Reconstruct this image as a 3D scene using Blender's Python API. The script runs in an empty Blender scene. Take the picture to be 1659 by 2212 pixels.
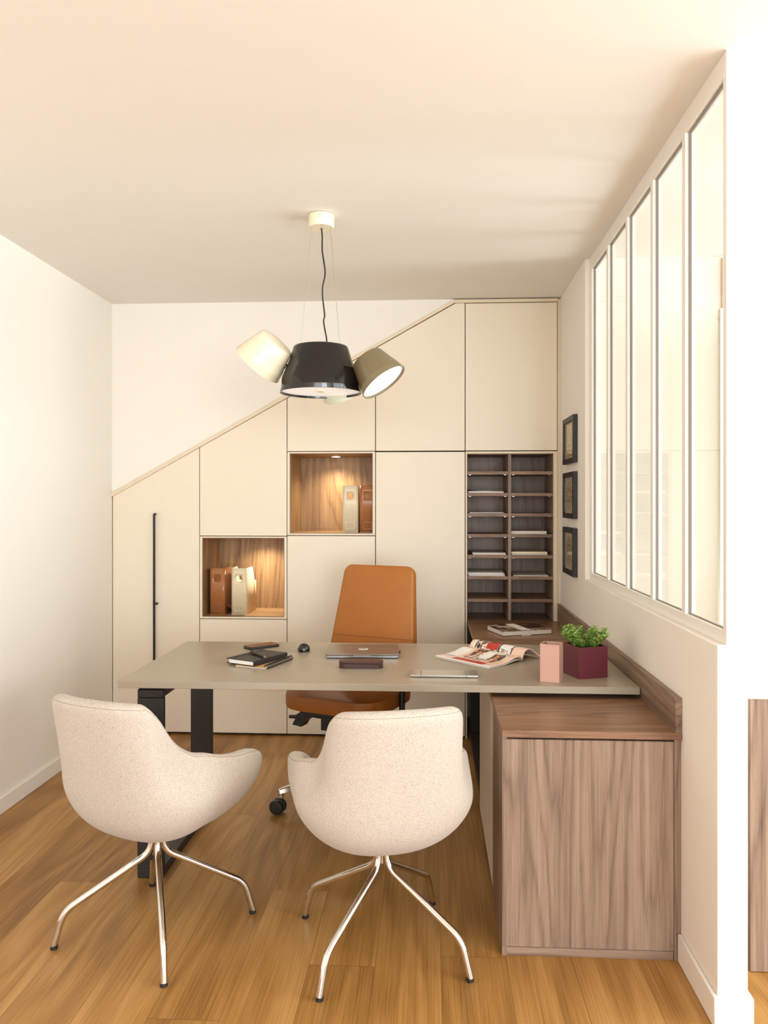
import bpy, bmesh, math, random
from mathutils import Vector, Matrix
PI = math.pi
C = bpy.context.scene.collection
sc = bpy.context.scene
random.seed(7)

# ------------------------------------------------------------------ camera, world, light, exposure
FPX, CX, HY, CAM_H = 1670.0, 840.0, 1086.0, 1.40
YAW = math.atan(90.0 / 1670.0)
cam_d = bpy.data.cameras.new('camera'); cam = bpy.data.objects.new('camera', cam_d); C.objects.link(cam)
cam.location = (0, 0, CAM_H); cam.rotation_euler = (PI / 2, 0, YAW)
cam_d.sensor_fit = 'VERTICAL'; cam_d.sensor_height = 24.0
cam_d.lens = FPX / 2212.0 * 24.0
cam_d.shift_x = -(CX - 829.5) / 2212.0
cam_d.shift_y = (HY - 1106.0) / 2212.0
cam_d.clip_start = 0.05
sc.camera = cam

sc.view_settings.view_transform = 'Standard'
sc.view_settings.look = 'None'
sc.view_settings.gamma = 1.0
sc.view_settings.use_curve_mapping = False
sc.view_settings.exposure = -0.68
sc.cycles.use_denoising = True
sc.cycles.max_bounces = 10
sc.cycles.diffuse_bounces = 6
sc.cycles.glossy_bounces = 4
sc.cycles.transmission_bounces = 6
sc.cycles.transparent_max_bounces = 12
sc.cycles.sample_clamp_indirect = 6.0
sc.cycles.caustics_reflective = False
sc.cycles.caustics_refractive = False

w = bpy.data.worlds.new('daylight'); sc.world = w; w.use_nodes = True
w.node_tree.nodes['Background'].inputs[0].default_value = (0.92, 0.97, 1.0, 1)
w.node_tree.nodes['Background'].inputs[1].default_value = 1.2

def area_light(name, loc, rot, sx, sy, power, col, spread=PI):
    d = bpy.data.lights.new(name, 'AREA'); d.shape = 'RECTANGLE'; d.size = sx; d.size_y = sy
    d.energy = power; d.color = col; d.spread = spread
    o = bpy.data.objects.new(name, d); C.objects.link(o); o.location = loc; o.rotation_euler = rot
    return o
# daylight through the windows behind the viewer and through those of the bright room on the right, then an added fill
DAY = (0.885, 0.96, 1.015)
area_light('window_daylight_rear', (-0.45, -4.86, 1.45), (PI / 2, 0, 0), 2.6, 2.1, 200, DAY)
area_light('window_daylight_hall', (2.15, -4.86, 1.45), (PI / 2, 0, 0), 2.2, 2.1, 360, DAY)
area_light('window_daylight_side', (3.52, 0.9, 1.35), (0, PI / 2, 0), 2.1, 3.6, 300, DAY)
area_light('added_fill_far', (3.52, 3.43, 1.35), (0, PI / 2, 0), 2.1, 0.8, 110, DAY)  # added fill, no real window: brightens the far wall behind the panes

# ------------------------------------------------------------------ node helpers and materials
def lin(r, g, b):
    f = lambda c: (c / 12.92 if c <= 0.04045 else ((c + 0.055) / 1.055) ** 2.4)
    return (f(r / 255.0), f(g / 255.0), f(b / 255.0), 1.0)

class NT:
    def __init__(s, name):
        s.m = bpy.data.materials.new(name); s.m.use_nodes = True
        s.t = s.m.node_tree; s.b = s.t.nodes['Principled BSDF']
    def n(s, typ, **kw):
        nd = s.t.nodes.new(typ)
        for k, v in kw.items(): setattr(nd, k, v)
        return nd
    def put(s, sock, v):
        if v is None: return
        if hasattr(v, 'is_output'): s.t.links.new(v, sock)
        else: sock.default_value = v
    def math(s, op, a, b=None, c=None):
        nd = s.n('ShaderNodeMath', operation=op)
        s.put(nd.inputs[0], a); s.put(nd.inputs[1], b); s.put(nd.inputs[2], c)
        return nd.outputs[0]
    def vmath(s, op, a, b=None):
        nd = s.n('ShaderNodeVectorMath', operation=op)
        s.put(nd.inputs[0], a); s.put(nd.inputs[1], b)
        return nd.outputs[0]
    def noise(s, vec, scale, detail=2.0, rough=0.5, dist=0.0):
        nd = s.n('ShaderNodeTexNoise')
        s.put(nd.inputs['Vector'], vec); nd.inputs['Scale'].default_value = scale
        nd.inputs['Detail'].default_value = detail; nd.inputs['Roughness'].default_value = rough
        nd.inputs['Distortion'].default_value = dist
        return nd.outputs['Fac']
    def white(s, vec):
        nd = s.n('ShaderNodeTexWhiteNoise', noise_dimensions='3D'); s.put(nd.inputs['Vector'], vec)
        return nd.outputs['Value']
    def ramp(s, fac, stops):
        nd = s.n('ShaderNodeValToRGB'); s.put(nd.inputs[0], fac)
        e = nd.color_ramp.elements
        while len(e) < len(stops): e.new(0.5)
        for el, (p, c) in zip(e, stops): el.position = p; el.color = c
        return nd.outputs[0]
    def mix(s, fac, a, b, blend='MIX'):
        nd = s.n('ShaderNodeMix', data_type='RGBA', blend_type=blend)
        s.put(nd.inputs[0], fac); s.put(nd.inputs[6], a); s.put(nd.inputs[7], b)
        return nd.outputs[2]
    def comb(s, x, y, z):
        nd = s.n('ShaderNodeCombineXYZ')
        s.put(nd.inputs[0], x); s.put(nd.inputs[1], y); s.put(nd.inputs[2], z)
        return nd.outputs[0]
    def obj(s): return s.n('ShaderNodeTexCoord').outputs['Object']
    def geo(s): return s.n('ShaderNodeNewGeometry').outputs['Position']
    def bump(s, h, strength, dist=0.002):
        nd = s.n('ShaderNodeBump'); s.put(nd.inputs['Height'], h)
        nd.inputs['Strength'].default_value = strength; nd.inputs['Distance'].default_value = dist
        s.t.links.new(nd.outputs[0], s.b.inputs['Normal'])
    def base(s, v): s.put(s.b.inputs['Base Color'], v)
    def set(s, **kw):
        for k, v in kw.items(): s.b.inputs[k.replace('_', ' ')].default_value = v

def plain(name, col, rough=0.5, metal=0.0, spec=0.5, var=0.03, coat=0.0, bump=0.0):
    k = NT(name); p = k.obj()
    f = k.noise(p, 14.0, 3.0)
    c2 = tuple(max(0, v * (1 - var * 2)) for v in col[:3]) + (1,)
    k.base(k.mix(f, c2, col))
    k.set(Roughness=rough, Metallic=metal, Specular_IOR_Level=spec, Coat_Weight=coat)
    if coat: k.set(Coat_Roughness=0.05)
    if bump: k.bump(k.noise(p, 260.0, 2.0), bump, 0.0006)
    return k.m

def walnut(name, axis, dark, mid, light, rough=0.45, bands=24.0):
    """flat-sawn veneer: contour lines of a stretched noise field make the cathedral figure"""
    k = NT(name); p = k.obj()
    rnd = k.n('ShaderNodeObjectInfo').outputs['Random']
    p = k.vmath('ADD', p, k.comb(k.math('MULTIPLY', rnd, 17.0), k.math('MULTIPLY', rnd, 31.0), k.math('MULTIPLY', rnd, 7.0)))
    def sca(al, ac):
        v = [ac, ac, ac]; v['xyz'.index(axis)] = al
        return k.vmath('MULTIPLY', p, tuple(v))
    n1 = k.noise(sca(0.36, 3.2), 1.0, 1.0, 0.35, 0.15)
    ph = k.math('ADD', k.math('MULTIPLY', n1, bands), k.math('MULTIPLY', k.noise(sca(3.0, 60.0), 1.0, 2.0), 0.8))
    ring = k.math('FRACT', ph)                  # growth rings: slow fade to light, sharp dark late wood
    ring = k.math('POWER', k.math('ABSOLUTE', k.math('MULTIPLY_ADD', ring, 2.0, -1.0)), 3.0)
    streak = k.noise(sca(0.35, 26.0), 1.0, 3.0, 0.65)
    fib = k.noise(sca(5.0, 260.0), 1.0, 3.0, 0.7)
    pore = k.math('GREATER_THAN', k.noise(sca(14.0, 420.0), 1.0, 1.0), 0.66)
    broad = k.noise(sca(0.25, 7.0), 1.0, 1.5, 0.5)
    f = k.math('ADD', k.math('MULTIPLY', k.math('SUBTRACT', 1.0, ring), 0.13), k.math('MULTIPLY', streak, 0.52))
    f = k.math('ADD', f, k.math('MULTIPLY', fib, 0.34))
    f = k.math('ADD', f, k.math('MULTIPLY', broad, 0.26))
    f = k.math('SUBTRACT', f, k.math('MULTIPLY', pore, 0.05))
    k.base(k.ramp(f, [(0.42, dark), (0.62, mid), (0.82, light)]))
    k.set(Roughness=rough, Specular_IOR_Level=0.4)
    k.bump(fib, 0.12, 0.0008)
    return k.m

def oak_floor():
    k = NT('oak_planks'); p = k.obj()
    sx = k.n('ShaderNodeSeparateXYZ'); k.put(sx.inputs[0], p)
    x, y = sx.outputs[0], sx.outputs[1]
    W, L = 0.20, 1.9
    xr = k.math('DIVIDE', x, W); row = k.math('FLOOR', xr); fx = k.math('FRACT', xr)
    rr = k.white(k.comb(row, 3.0, 1.0))
    yr = k.math('ADD', k.math('DIVIDE', y, L), k.math('MULTIPLY', rr, 7.0))
    col = k.math('FLOOR', yr); fy = k.math('FRACT', yr)
    pid = k.white(k.comb(row, col, 5.0)); pid2 = k.white(k.comb(col, row, 9.0))
    off = k.comb(k.math('MULTIPLY', pid, 40.0), k.math('MULTIPLY', pid2, 60.0), k.math('MULTIPLY', pid, 9.0))
    q = k.vmath('ADD', p, off)
    n1 = k.noise(k.vmath('MULTIPLY', q, (4.6, 0.62, 1.0)), 1.0, 1.5, 0.4, 0.35)
    ring = k.math('MULTIPLY_ADD', k.math('SINE', k.math('MULTIPLY', n1, 46.0)), 0.5, 0.5)
    fib = k.noise(k.vmath('MULTIPLY', q, (190.0, 3.0, 1.0)), 1.0, 3.0, 0.6)
    big = k.noise(k.vmath('MULTIPLY', q, (9.0, 0.7, 1.0)), 1.0, 2.0, 0.5)
    f = k.math('ADD', k.math('MULTIPLY', ring, 0.12), k.math('MULTIPLY', fib, 0.52))
    f = k.math('ADD', f, k.math('MULTIPLY', big, 0.32))
    f = k.math('ADD', f, k.math('MULTIPLY', k.math('SUBTRACT', pid, 0.5), 0.20))
    c = k.ramp(f, [(0.22, lin(116, 76, 32)), (0.49, lin(166, 121, 62)), (0.76, lin(196, 153, 94))])
    # knots
    vo = k.n('ShaderNodeTexVoronoi', feature='F1'); vo.inputs['Scale'].default_value = 1.0
    k.put(vo.inputs['Vector'], k.vmath('MULTIPLY', q, (2.6, 1.35, 0.0)))
    kn = k.n('ShaderNodeMapRange'); k.put(kn.inputs[0], vo.outputs['Distance'])
    for i, v in zip((1, 2, 3, 4), (0.012, 0.042, 1.0, 0.0)): kn.inputs[i].default_value = v
    knot = k.math('MULTIPLY', kn.outputs[0], k.math('GREATER_THAN', pid2, 0.8))
    c = k.mix(k.math('MULTIPLY', knot, 0.8), c, lin(70, 38, 16))
    # joints between planks
    ex = k.math('MINIMUM', fx, k.math('SUBTRACT', 1.0, fx))
    ey = k.math('MINIMUM', fy, k.math('SUBTRACT', 1.0, fy))
    sm = k.math('MAXIMUM', k.math('LESS_THAN', ex, 0.0055), k.math('LESS_THAN', ey, 0.0007))
    c = k.mix(k.math('MULTIPLY', sm, 0.45), c, lin(92, 54, 22))
    k.base(c)
    k.set(Roughness=0.42, Specular_IOR_Level=0.45)
    k.bump(k.math('SUBTRACT', k.math('MULTIPLY', fib, 0.4), k.math('MULTIPLY', sm, 0.8)), 0.15, 0.001)
    return k.m

def melange(name):
    k = NT(name); p = k.obj()
    a = k.noise(k.vmath('MULTIPLY', p, (260.0, 260.0, 1000.0)), 1.0, 2.0, 0.7)
    b = k.noise(p, 560.0, 2.0, 0.7)
    f = k.math('ADD', k.math('MULTIPLY', a, 0.7), k.math('MULTIPLY', b, 0.3))
    k.base(k.ramp(f, [(0.33, lin(136, 125, 114)), (0.46, lin(185, 174, 162)), (0.66, lin(212, 203, 192))]))
    k.set(Roughness=0.95, Specular_IOR_Level=0.15, Sheen_Weight=0.15)
    wv = k.math('MULTIPLY', k.math('SINE', k.math('MULTIPLY', b, 30.0)), 0.5)
    k.bump(k.math('ADD', a, k.math('MULTIPLY', wv, 0.2)), 0.35, 0.001)
    return k.m

def leather(name, col):
    k = NT(name); p = k.obj()
    f = k.noise(p, 9.0, 3.0)
    k.base(k.mix(f, tuple(v * 0.86 for v in col[:3]) + (1,), col))
    vo = k.n('ShaderNodeTexVoronoi'); vo.inputs['Scale'].default_value = 420.0; k.put(vo.inputs['Vector'], p)
    k.bump(vo.outputs['Distance'], 0.08, 0.0006)
    k.set(Roughness=0.42, Specular_IOR_Level=0.4)
    return k.m

def emis(name, col, strength):
    k = NT(name); k.base(col)
    k.b.inputs['Emission Color'].default_value = col; k.b.inputs['Emission Strength'].default_value = strength
    return k.m

def glass(name):
    m = bpy.data.materials.new(name); m.use_nodes = True; t = m.node_tree
    t.nodes.remove(t.nodes['Principled BSDF']); out = t.nodes['Material Output']
    tr = t.nodes.new('ShaderNodeBsdfTransparent'); tr.inputs[0].default_value = (0.97, 0.985, 0.975, 1)
    gl = t.nodes.new('ShaderNodeBsdfGlossy'); gl.inputs['Roughness'].default_value = 0.0
    fr = t.nodes.new('ShaderNodeFresnel'); fr.inputs[0].default_value = 1.45
    sc_ = t.nodes.new('ShaderNodeMath'); sc_.operation = 'MULTIPLY'; sc_.inputs[1].default_value = 0.3
    mx = t.nodes.new('ShaderNodeMixShader')
    t.links.new(fr.outputs[0], sc_.inputs[0]); t.links.new(sc_.outputs[0], mx.inputs[0])
    t.links.new(tr.outputs[0], mx.inputs[1]); t.links.new(gl.outputs[0], mx.inputs[2])
    t.links.new(mx.outputs[0], out.inputs[0])
    return m

def paper_print(name, base, cells):
    """blocks of picture and text in a random layout"""
    k = NT(name); p = k.obj()
    br = k.n('ShaderNodeTexBrick'); br.offset = 0.37; br.squash = 1.0
    k.put(br.inputs['Vector'], p)
    br.inputs['Scale'].default_value = 1.0; br.inputs['Mortar Size'].default_value = 0.0
    br.inputs['Brick Width'].default_value = 0.085; br.inputs['Row Height'].default_value = 0.055
    br.inputs['Color1'].default_value = (0, 0, 0, 1); br.inputs['Color2'].default_value = (1, 1, 1, 1)
    v = br.outputs['Color']
    f = k.noise(p, 55.0, 2.5, 0.6)
    fac = k.math('ADD', k.math('MULTIPLY', v, 0.8), k.math('MULTIPLY', k.math('SUBTRACT', f, 0.5), 0.75))
    stops = [(i / len(cells), c) for i, c in enumerate(cells)]
    nd = k.n('ShaderNodeValToRGB'); nd.color_ramp.interpolation = 'CONSTANT'; k.put(nd.inputs[0], fac)
    e = nd.color_ramp.elements
    while len(e) < len(stops): e.new(0.5)
    for el, (ps, c) in zip(e, stops): el.position = ps; el.color = c
    k.base(nd.outputs[0]); k.set(Roughness=0.3)
    return k.m

def engraving(name, oval):
    """faint printed certificate: ochre ground with fine dark lines, an oval field or plain lines"""
    k = NT(name); p = k.obj()
    s = k.n('ShaderNodeSeparateXYZ'); k.put(s.inputs[0], p)
    y, z = s.outputs[1], s.outputs[2]
    r = k.math('ADD', k.math('POWER', k.math('DIVIDE', y, 0.095), 2.0), k.math('POWER', k.math('DIVIDE', z, 0.078), 2.0))
    inside = k.math('LESS_THAN', r, 1.0)
    lines = k.math('GREATER_THAN', k.math('SINE', k.math('MULTIPLY', z, 520.0)), 0.35)
    wob = k.math('GREATER_THAN', k.noise(k.vmath('MULTIPLY', p, (1.0, 60.0, 110.0)), 1.0, 2.0), 0.5)
    ink = k.math('MULTIPLY', k.math('MULTIPLY', lines, wob), 0.55)
    if oval: ink = k.math('MULTIPLY', ink, inside)
    g = k.mix(inside, lin(176, 160, 140), lin(168, 152, 100)) if oval else k.mix(k.noise(p, 30.0), lin(196, 176, 132), lin(178, 158, 112))
    ring = k.math('LESS_THAN', k.math('ABSOLUTE', k.math('SUBTRACT', r, 0.2)), 0.05)
    ink = k.math('MAXIMUM', ink, k.math('MULTIPLY', ring, 0.6))
    k.base(k.mix(ink, g, lin(62, 52, 36))); k.set(Roughness=0.12, Specular_IOR_Level=0.5)
    return k.m

M = {}
M['wall'] = plain('warm_white_paint', lin(239, 234, 226), 0.85, var=0.008, bump=0.05)
M['ceiling'] = plain('ceiling_paint', lin(238, 234, 227), 0.9, var=0.008)
M['white'] = plain('white_lacquer', lin(240, 236, 229), 0.45, var=0.008)
M['cream'] = plain('cream_laminate', lin(235, 223, 203), 0.42, var=0.012)
M['cream_trim'] = plain('cream_trim_laminate', lin(226, 210, 184), 0.45, var=0.012)
M['floor'] = oak_floor()
WD, WM, WL = lin(90, 71, 58), lin(130, 107, 90), lin(162, 139, 120)
for ax in 'xyz':
    M['walnut_' + ax] = walnut('walnut_grain_' + ax, ax, WD, WM, WL)
M['niche_x'] = walnut('niche_walnut_x', 'x', lin(98, 71, 46), lin(148, 114, 77), lin(182, 147, 104))
M['niche_z'] = walnut('niche_walnut_z', 'z', lin(98, 71, 46), lin(148, 114, 77), lin(182, 147, 104))
M['shelfw_x'] = walnut('dark_walnut_x', 'x', lin(92, 68, 50), lin(128, 99, 76), lin(160, 128, 100))
M['shelfw_z'] = walnut('dark_walnut_z', 'z', lin(104, 84, 68), lin(140, 116, 97), lin(166, 142, 122), bands=12)
M['counter'] = walnut('counter_walnut', 'x', lin(94, 66, 48), lin(132, 98, 74), lin(164, 128, 100), rough=0.35)
M['desk'] = plain('taupe_laminate', lin(163, 150, 131), 0.33, var=0.008)
M['desk_edge'] = plain('taupe_edge_band', lin(168, 158, 144), 0.4, var=0.008)
M['black_metal'] = plain('black_powder_coat', lin(34, 31, 29), 0.45, var=0.04, bump=0.05)
M['black_gloss'] = plain('black_gloss', lin(18, 15, 13), 0.14, var=0.03, coat=0.2)
M['black_plastic'] = plain('black_plastic', lin(30, 29, 28), 0.4, var=0.03)
M['black_leather'] = leather('black_leather', lin(38, 35, 32))
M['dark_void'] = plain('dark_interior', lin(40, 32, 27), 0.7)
M['chrome'] = plain('chrome', (0.74, 0.72, 0.69, 1), 0.04, 1.0, var=0.0)
M['alu'] = plain('polished_aluminium', (0.72, 0.71, 0.7, 1), 0.22, 1.0, var=0.02)
M['steel_wire'] = plain('steel_wire', (0.42, 0.40, 0.37, 1), 0.35, 0.8, var=0.02)
M['fabric'] = melange('beige_melange_fabric')
M['seam'] = plain('fabric_seam', lin(168, 154, 141), 0.95)
M['tan'] = leather('tan_leather', lin(174, 106, 42))
M['tan_seam'] = plain('tan_stitched_seam', lin(120, 66, 20), 0.6)
M['ivory_gloss'] = plain('ivory_gloss', lin(240, 232, 204), 0.22, var=0.01, coat=0.3)
M['olive'] = plain('olive_satin', lin(120, 106, 78), 0.28, var=0.02, coat=0.2)
M['mint'] = plain('pale_green_satin', lin(222, 226, 206), 0.35, var=0.02)
M['diffuser'] = emis('opal_diffuser', (1.0, 0.98, 0.96, 1), 0.55)
M['spot'] = emis('spot_lens', (1.0, 0.92, 0.78, 1), 6.0)
M['file_cream'] = plain('cream_file_plastic', lin(228, 212, 180), 0.3, var=0.02)
M['file_brown'] = plain('brown_file_plastic', lin(166, 108, 64), 0.22, var=0.03)
M['paper'] = plain('white_paper', lin(238, 234, 228), 0.7, var=0.01)
M['page_edges'] = plain('page_edges', lin(224, 219, 210), 0.8, var=0.05)
M['grey_cover'] = plain('grey_cover', lin(150, 146, 150), 0.4)
M['kraft'] = plain('kraft_card', lin(205, 160, 104), 0.8, var=0.04)
M['pink'] = plain('pink_lacquer', lin(200, 157, 141), 0.5, var=0.01)
M['burgundy'] = plain('burgundy_lacquer', lin(100, 40, 52), 0.42, var=0.02)
M['soil'] = plain('dark_soil', lin(48, 36, 26), 0.95, var=0.2)
M['leaf'] = plain('fresh_green_leaf', lin(148, 186, 82), 0.45, var=0.12)
M['leaf2'] = plain('pale_green_leaf', lin(176, 204, 112), 0.45, var=0.1)
M['leaf3'] = plain('deep_green_leaf', lin(84, 132, 48), 0.45, var=0.12)
M['rosewood'] = walnut('dark_rosewood', 'x', lin(44, 28, 24), lin(66, 44, 38), lin(92, 64, 54), rough=0.3)
M['brown_case'] = leather('brown_phone_case', lin(128, 84, 50))
M['laptop'] = plain('brushed_laptop_lid', lin(150, 139, 128), 0.32, 0.7, var=0.02)
M['laptop_edge'] = plain('laptop_silver_edge', lin(176, 180, 188), 0.28, 0.8, var=0.02)
M['silver'] = plain('satin_silver', lin(196, 190, 180), 0.25, 0.75, var=0.02)
M['glass'] = glass('clear_glass')
M['gasket'] = plain('grey_gasket', lin(132, 124, 116), 0.6)
M['mat_board'] = plain('grey_mat_board', lin(170, 156, 138), 0.8)
M['print_oval'] = engraving('oval_engraving', True)
M['print_lines'] = engraving('lined_engraving', False)
M['red_ink'] = plain('red_ink', lin(190, 52, 34), 0.35, var=0.05)
M['rose_ink'] = plain('rose_ink', lin(238, 206, 186), 0.35, var=0.03)
M['orange_ink'] = plain('orange_ink', lin(222, 130, 66), 0.35, var=0.05)
M['dark_ink'] = plain('dark_ink', lin(66, 54, 52), 0.35, var=0.1)
M['grey_ink'] = plain('grey_ink', lin(170, 160, 166), 0.35, var=0.1)
M['collage'] = paper_print('photo_collage', lin(200, 190, 180), [lin(60, 44, 38), lin(120, 84, 62), lin(214, 204, 194), lin(150, 118, 86), lin(92, 62, 46), lin(190, 176, 168), lin(134, 58, 44)])
M['spread'] = paper_print('magazine_spread', lin(230, 220, 210), [lin(234, 226, 220), lin(120, 104, 98), lin(236, 210, 192), lin(60, 50, 48), lin(222, 140, 92), lin(228, 220, 214), lin(190, 60, 44)])
M['beige_wood'] = plain('pale_beige_wood', lin(204, 178, 146), 0.6, var=0.05)

# ------------------------------------------------------------------ mesh helpers
def add_box(bm, x0, x1, y0, y1, z0, z1):
    v = [bm.verts.new(p) for p in ((x0, y0, z0), (x1, y0, z0), (x1, y1, z0), (x0, y1, z0), (x0, y0, z1), (x1, y0, z1), (x1, y1, z1), (x0, y1, z1))]
    for f in ((3, 2, 1, 0), (4, 5, 6, 7), (0, 1, 5, 4), (1, 2, 6, 5), (2, 3, 7, 6), (3, 0, 4, 7)):
        bm.faces.new([v[i] for i in f])
    return v
def box(*a):
    bm = bmesh.new(); add_box(bm, *a); return bm
def add_prism(bm, poly, axis, a0, a1):
    """poly: 2-D outline; axis 'y': (x,z) pushed along y; 'z': (x,y) along z; 'x': (y,z) along x"""
    def P(p, a): return {'y': (p[0], a, p[1]), 'z': (p[0], p[1], a), 'x': (a, p[0], p[1])}[axis]
    A = [bm.verts.new(P(p, a0)) for p in poly]; B = [bm.verts.new(P(p, a1)) for p in poly]
    n = len(poly); fs = [bm.faces.new(A), bm.faces.new(B[::-1])]
    for i in range(n):
        fs.append(bm.faces.new((A[i], B[i], B[(i + 1) % n], A[(i + 1) % n])))
    bmesh.ops.recalc_face_normals(bm, faces=fs)
def prism(poly, axis, a0, a1):
    bm = bmesh.new(); add_prism(bm, poly, axis, a0, a1); return bm
def add_lathe(bm, prof, n=32, mat=None, cap=True):
    """prof: list of (r, z)"""
    rings = []
    for r, z in prof:
        rings.append([bm.verts.new((r * math.cos(2 * PI * i / n), r * math.sin(2 * PI * i / n), z)) for i in range(n)])
    fs = []
    for a, b in zip(rings, rings[1:]):
        for i in range(n): fs.append(bm.faces.new((a[i], a[(i + 1) % n], b[(i + 1) % n], b[i])))
    if cap:
        fs.append(bm.faces.new(rings[0][::-1])); fs.append(bm.faces.new(rings[-1]))
    if mat is not None:
        bmesh.ops.transform(bm, matrix=mat, verts=[v for r in rings for v in r])
    bmesh.ops.recalc_face_normals(bm, faces=fs)
def lathe(prof, n=32, mat=None, cap=True):
    bm = bmesh.new(); add_lathe(bm, prof, n, mat, cap); return bm
def fillet(pts, r, n=6):
    pts = [Vector(p) for p in pts]; out = [pts[0]]
    for i in range(1, len(pts) - 1):
        p, a, b = pts[i], pts[i - 1], pts[i + 1]
        rr = r[i - 1] if isinstance(r, (list, tuple)) else r
        da, db = (a - p), (b - p); l = min(rr, da.length * 0.49, db.length * 0.49)
        s, e = p + da.normalized() * l, p + db.normalized() * l
        for k in range(n + 1):
            t = k / n
            out.append(s * (1 - t) ** 2 + p * 2 * t * (1 - t) + e * t * t)
    out.append(pts[-1]); return out
def add_tube(bm, pts, rad, n=12, cap=True):
    pts = [Vector(p) for p in pts]; rings = []; up = None
    for i, p in enumerate(pts):
        d = (pts[min(i + 1, len(pts) - 1)] - pts[max(i - 1, 0)]).normalized()
        if up is None:
            up = Vector((0, 0, 1)) if abs(d.z) < 0.9 else Vector((1, 0, 0))
        sx = d.cross(up).normalized(); up = sx.cross(d).normalized()
        r = rad[i] if isinstance(rad, (list, tuple)) else rad
        rings.append([bm.verts.new(p + (sx * math.cos(2 * PI * k / n) + up * math.sin(2 * PI * k / n)) * r) for k in range(n)])
    fs = []
    for a, b in zip(rings, rings[1:]):
        for k in range(n): fs.append(bm.faces.new((a[k], a[(k + 1) % n], b[(k + 1) % n], b[k])))
    if cap:
        fs.append(bm.faces.new(rings[0][::-1])); fs.append(bm.faces.new(rings[-1]))
    bmesh.ops.recalc_face_normals(bm, faces=fs)
def tube(pts, rad, n=12, cap=True):
    bm = bmesh.new(); add_tube(bm, pts, rad, n, cap); return bm
def rrect(w, h, r, n=6, cx=0, cy=0):
    o = []
    for qx, qy, a0 in ((1, 1, 0), (-1, 1, 90), (-1, -1, 180), (1, -1, 270)):
        for k in range(n + 1):
            a = math.radians(a0 + 90.0 * k / n)
            o.append((cx + qx * (w / 2 - r) + r * math.cos(a), cy + qy * (h / 2 - r) + r * math.sin(a)))
    return o
def shift(bm, v): bmesh.ops.translate(bm, vec=Vector(v), verts=bm.verts)
def xform(bm, m): bmesh.ops.transform(bm, matrix=m, verts=bm.verts)

def obj(name, bm, mat, parent=None, bevel=0.0, smooth=False, seg=2, world=True, angle=35):
    """links bm as one mesh object; with world=True coordinates are world ones and are made local to an unrotated parent"""
    me = bpy.data.meshes.new(name); 
    o = bpy.data.objects.new(name, me); C.objects.link(o)
    mats = mat if isinstance(mat, (list, tuple)) else [mat]
    for m in mats: me.materials.append(m)
    if parent is not None:
        if world:
            off = Vector(parent.location); q = parent.parent
            while q is not None: off += Vector(q.location); q = q.parent
            shift(bm, -off)
        o.parent = parent
    elif world:                                   # top-level mesh: origin at the middle of its base
        xs = [v.co for v in bm.verts]
        c = Vector(((min(v.x for v in xs) + max(v.x for v in xs)) / 2, (min(v.y for v in xs) + max(v.y for v in xs)) / 2, min(v.z for v in xs)))
        shift(bm, -c); o.location = c
    bm.to_mesh(me); bm.free()
    if bevel:
        b = o.modifiers.new('bevel', 'BEVEL'); b.width = bevel; b.segments = seg; b.limit_method = 'ANGLE'; b.angle_limit = math.radians(40)
    if smooth or bevel:
        for p in me.polygons: p.use_smooth = True
        me.set_sharp_from_angle(angle=math.radians(angle))
    return o
def tag(o, label=None, cat=None, group=None, kind=None):
    if label: o['label'] = label
    if cat: o['category'] = cat
    if group: o['group'] = group
    if kind: o['kind'] = kind
    return o
def thing(name, label, cat, loc=(0, 0, 0), rz=0.0, group=None):
    o = bpy.data.objects.new(name, None); C.objects.link(o); o.empty_display_size = 0.1
    o.location = loc; o.rotation_euler = (0, 0, rz)
    return tag(o, label, cat, group)
def struct(name, bm, mat, label=None, parent=None, bevel=0.0):
    o = obj(name, bm, mat, parent, bevel)
    if parent is None: o['kind'] = 'structure'
    if label: o['label'] = label
    return o
def dup(root, label=None):
    r = root.copy(); C.objects.link(r)
    for ch in list(root.children):
        c = ch.copy(); C.objects.link(c); c.parent = r
        for g in list(ch.children):
            d = g.copy(); C.objects.link(d); d.parent = c
    if label: r['label'] = label
    return r

# ------------------------------------------------------------------ the setting
XL, XR, YB, ZC, YR = -1.937, 0.765, 4.60, 2.61, -5.0       # left wall, right wall, cupboard fronts, ceiling, rear wall
XO, YF = 3.6, 3.88                                         # far side and far wall of the bright room
struct('floor', box(XL - 0.12, XO + 0.12, YR - 0.12, 5.2, -0.12, 0.0), M['floor'], 'oak plank floor laid lengthwise')
struct('ceiling', box(XL - 0.12, XO + 0.12, YR - 0.12, 5.2, ZC, ZC + 0.12), M['ceiling'], 'smooth warm white ceiling')
struct('wall_left', box(XL - 0.12, XL, YR - 0.12, 5.2, 0, ZC), M['wall'], 'plain white wall on the left')
SL = (2.603 - 1.459) / (0.137 - XL)
bm = bmesh.new()
add_prism(bm, [(XL, 1.461), (0.135, 2.605), (0.135, ZC), (XL, ZC)], 'y', YB + 0.012, 5.08)
add_box(bm, XL, XR + 0.08, 5.08, 5.2, 0, ZC)
struct('wall_back', bm, M['wall'], 'white wall above the sloping line of cupboards')
bm = bmesh.new()
add_box(bm, XR, XR + 0.08, 2.108, 3.879, 0, 1.02)
add_box(bm, XR, XR + 0.08, 3.879, 5.08, 0, ZC)
struct('wall_right', bm, M['wall'], 'white partition wall, low under the glazing', bevel=0.003)
bm = bmesh.new()
add_box(bm, XL, XO, YR - 0.12, YR, 0, 0.35); add_box(bm, XL, XO, YR - 0.12, YR, 2.52, ZC)
add_box(bm, XL, -1.8, YR - 0.12, YR, 0.35, 2.52); add_box(bm, 0.88, 1.02, YR - 0.12, YR, 0.35, 2.52); add_box(bm, 3.3, XO, YR - 0.12, YR, 0.35, 2.52)
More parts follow.
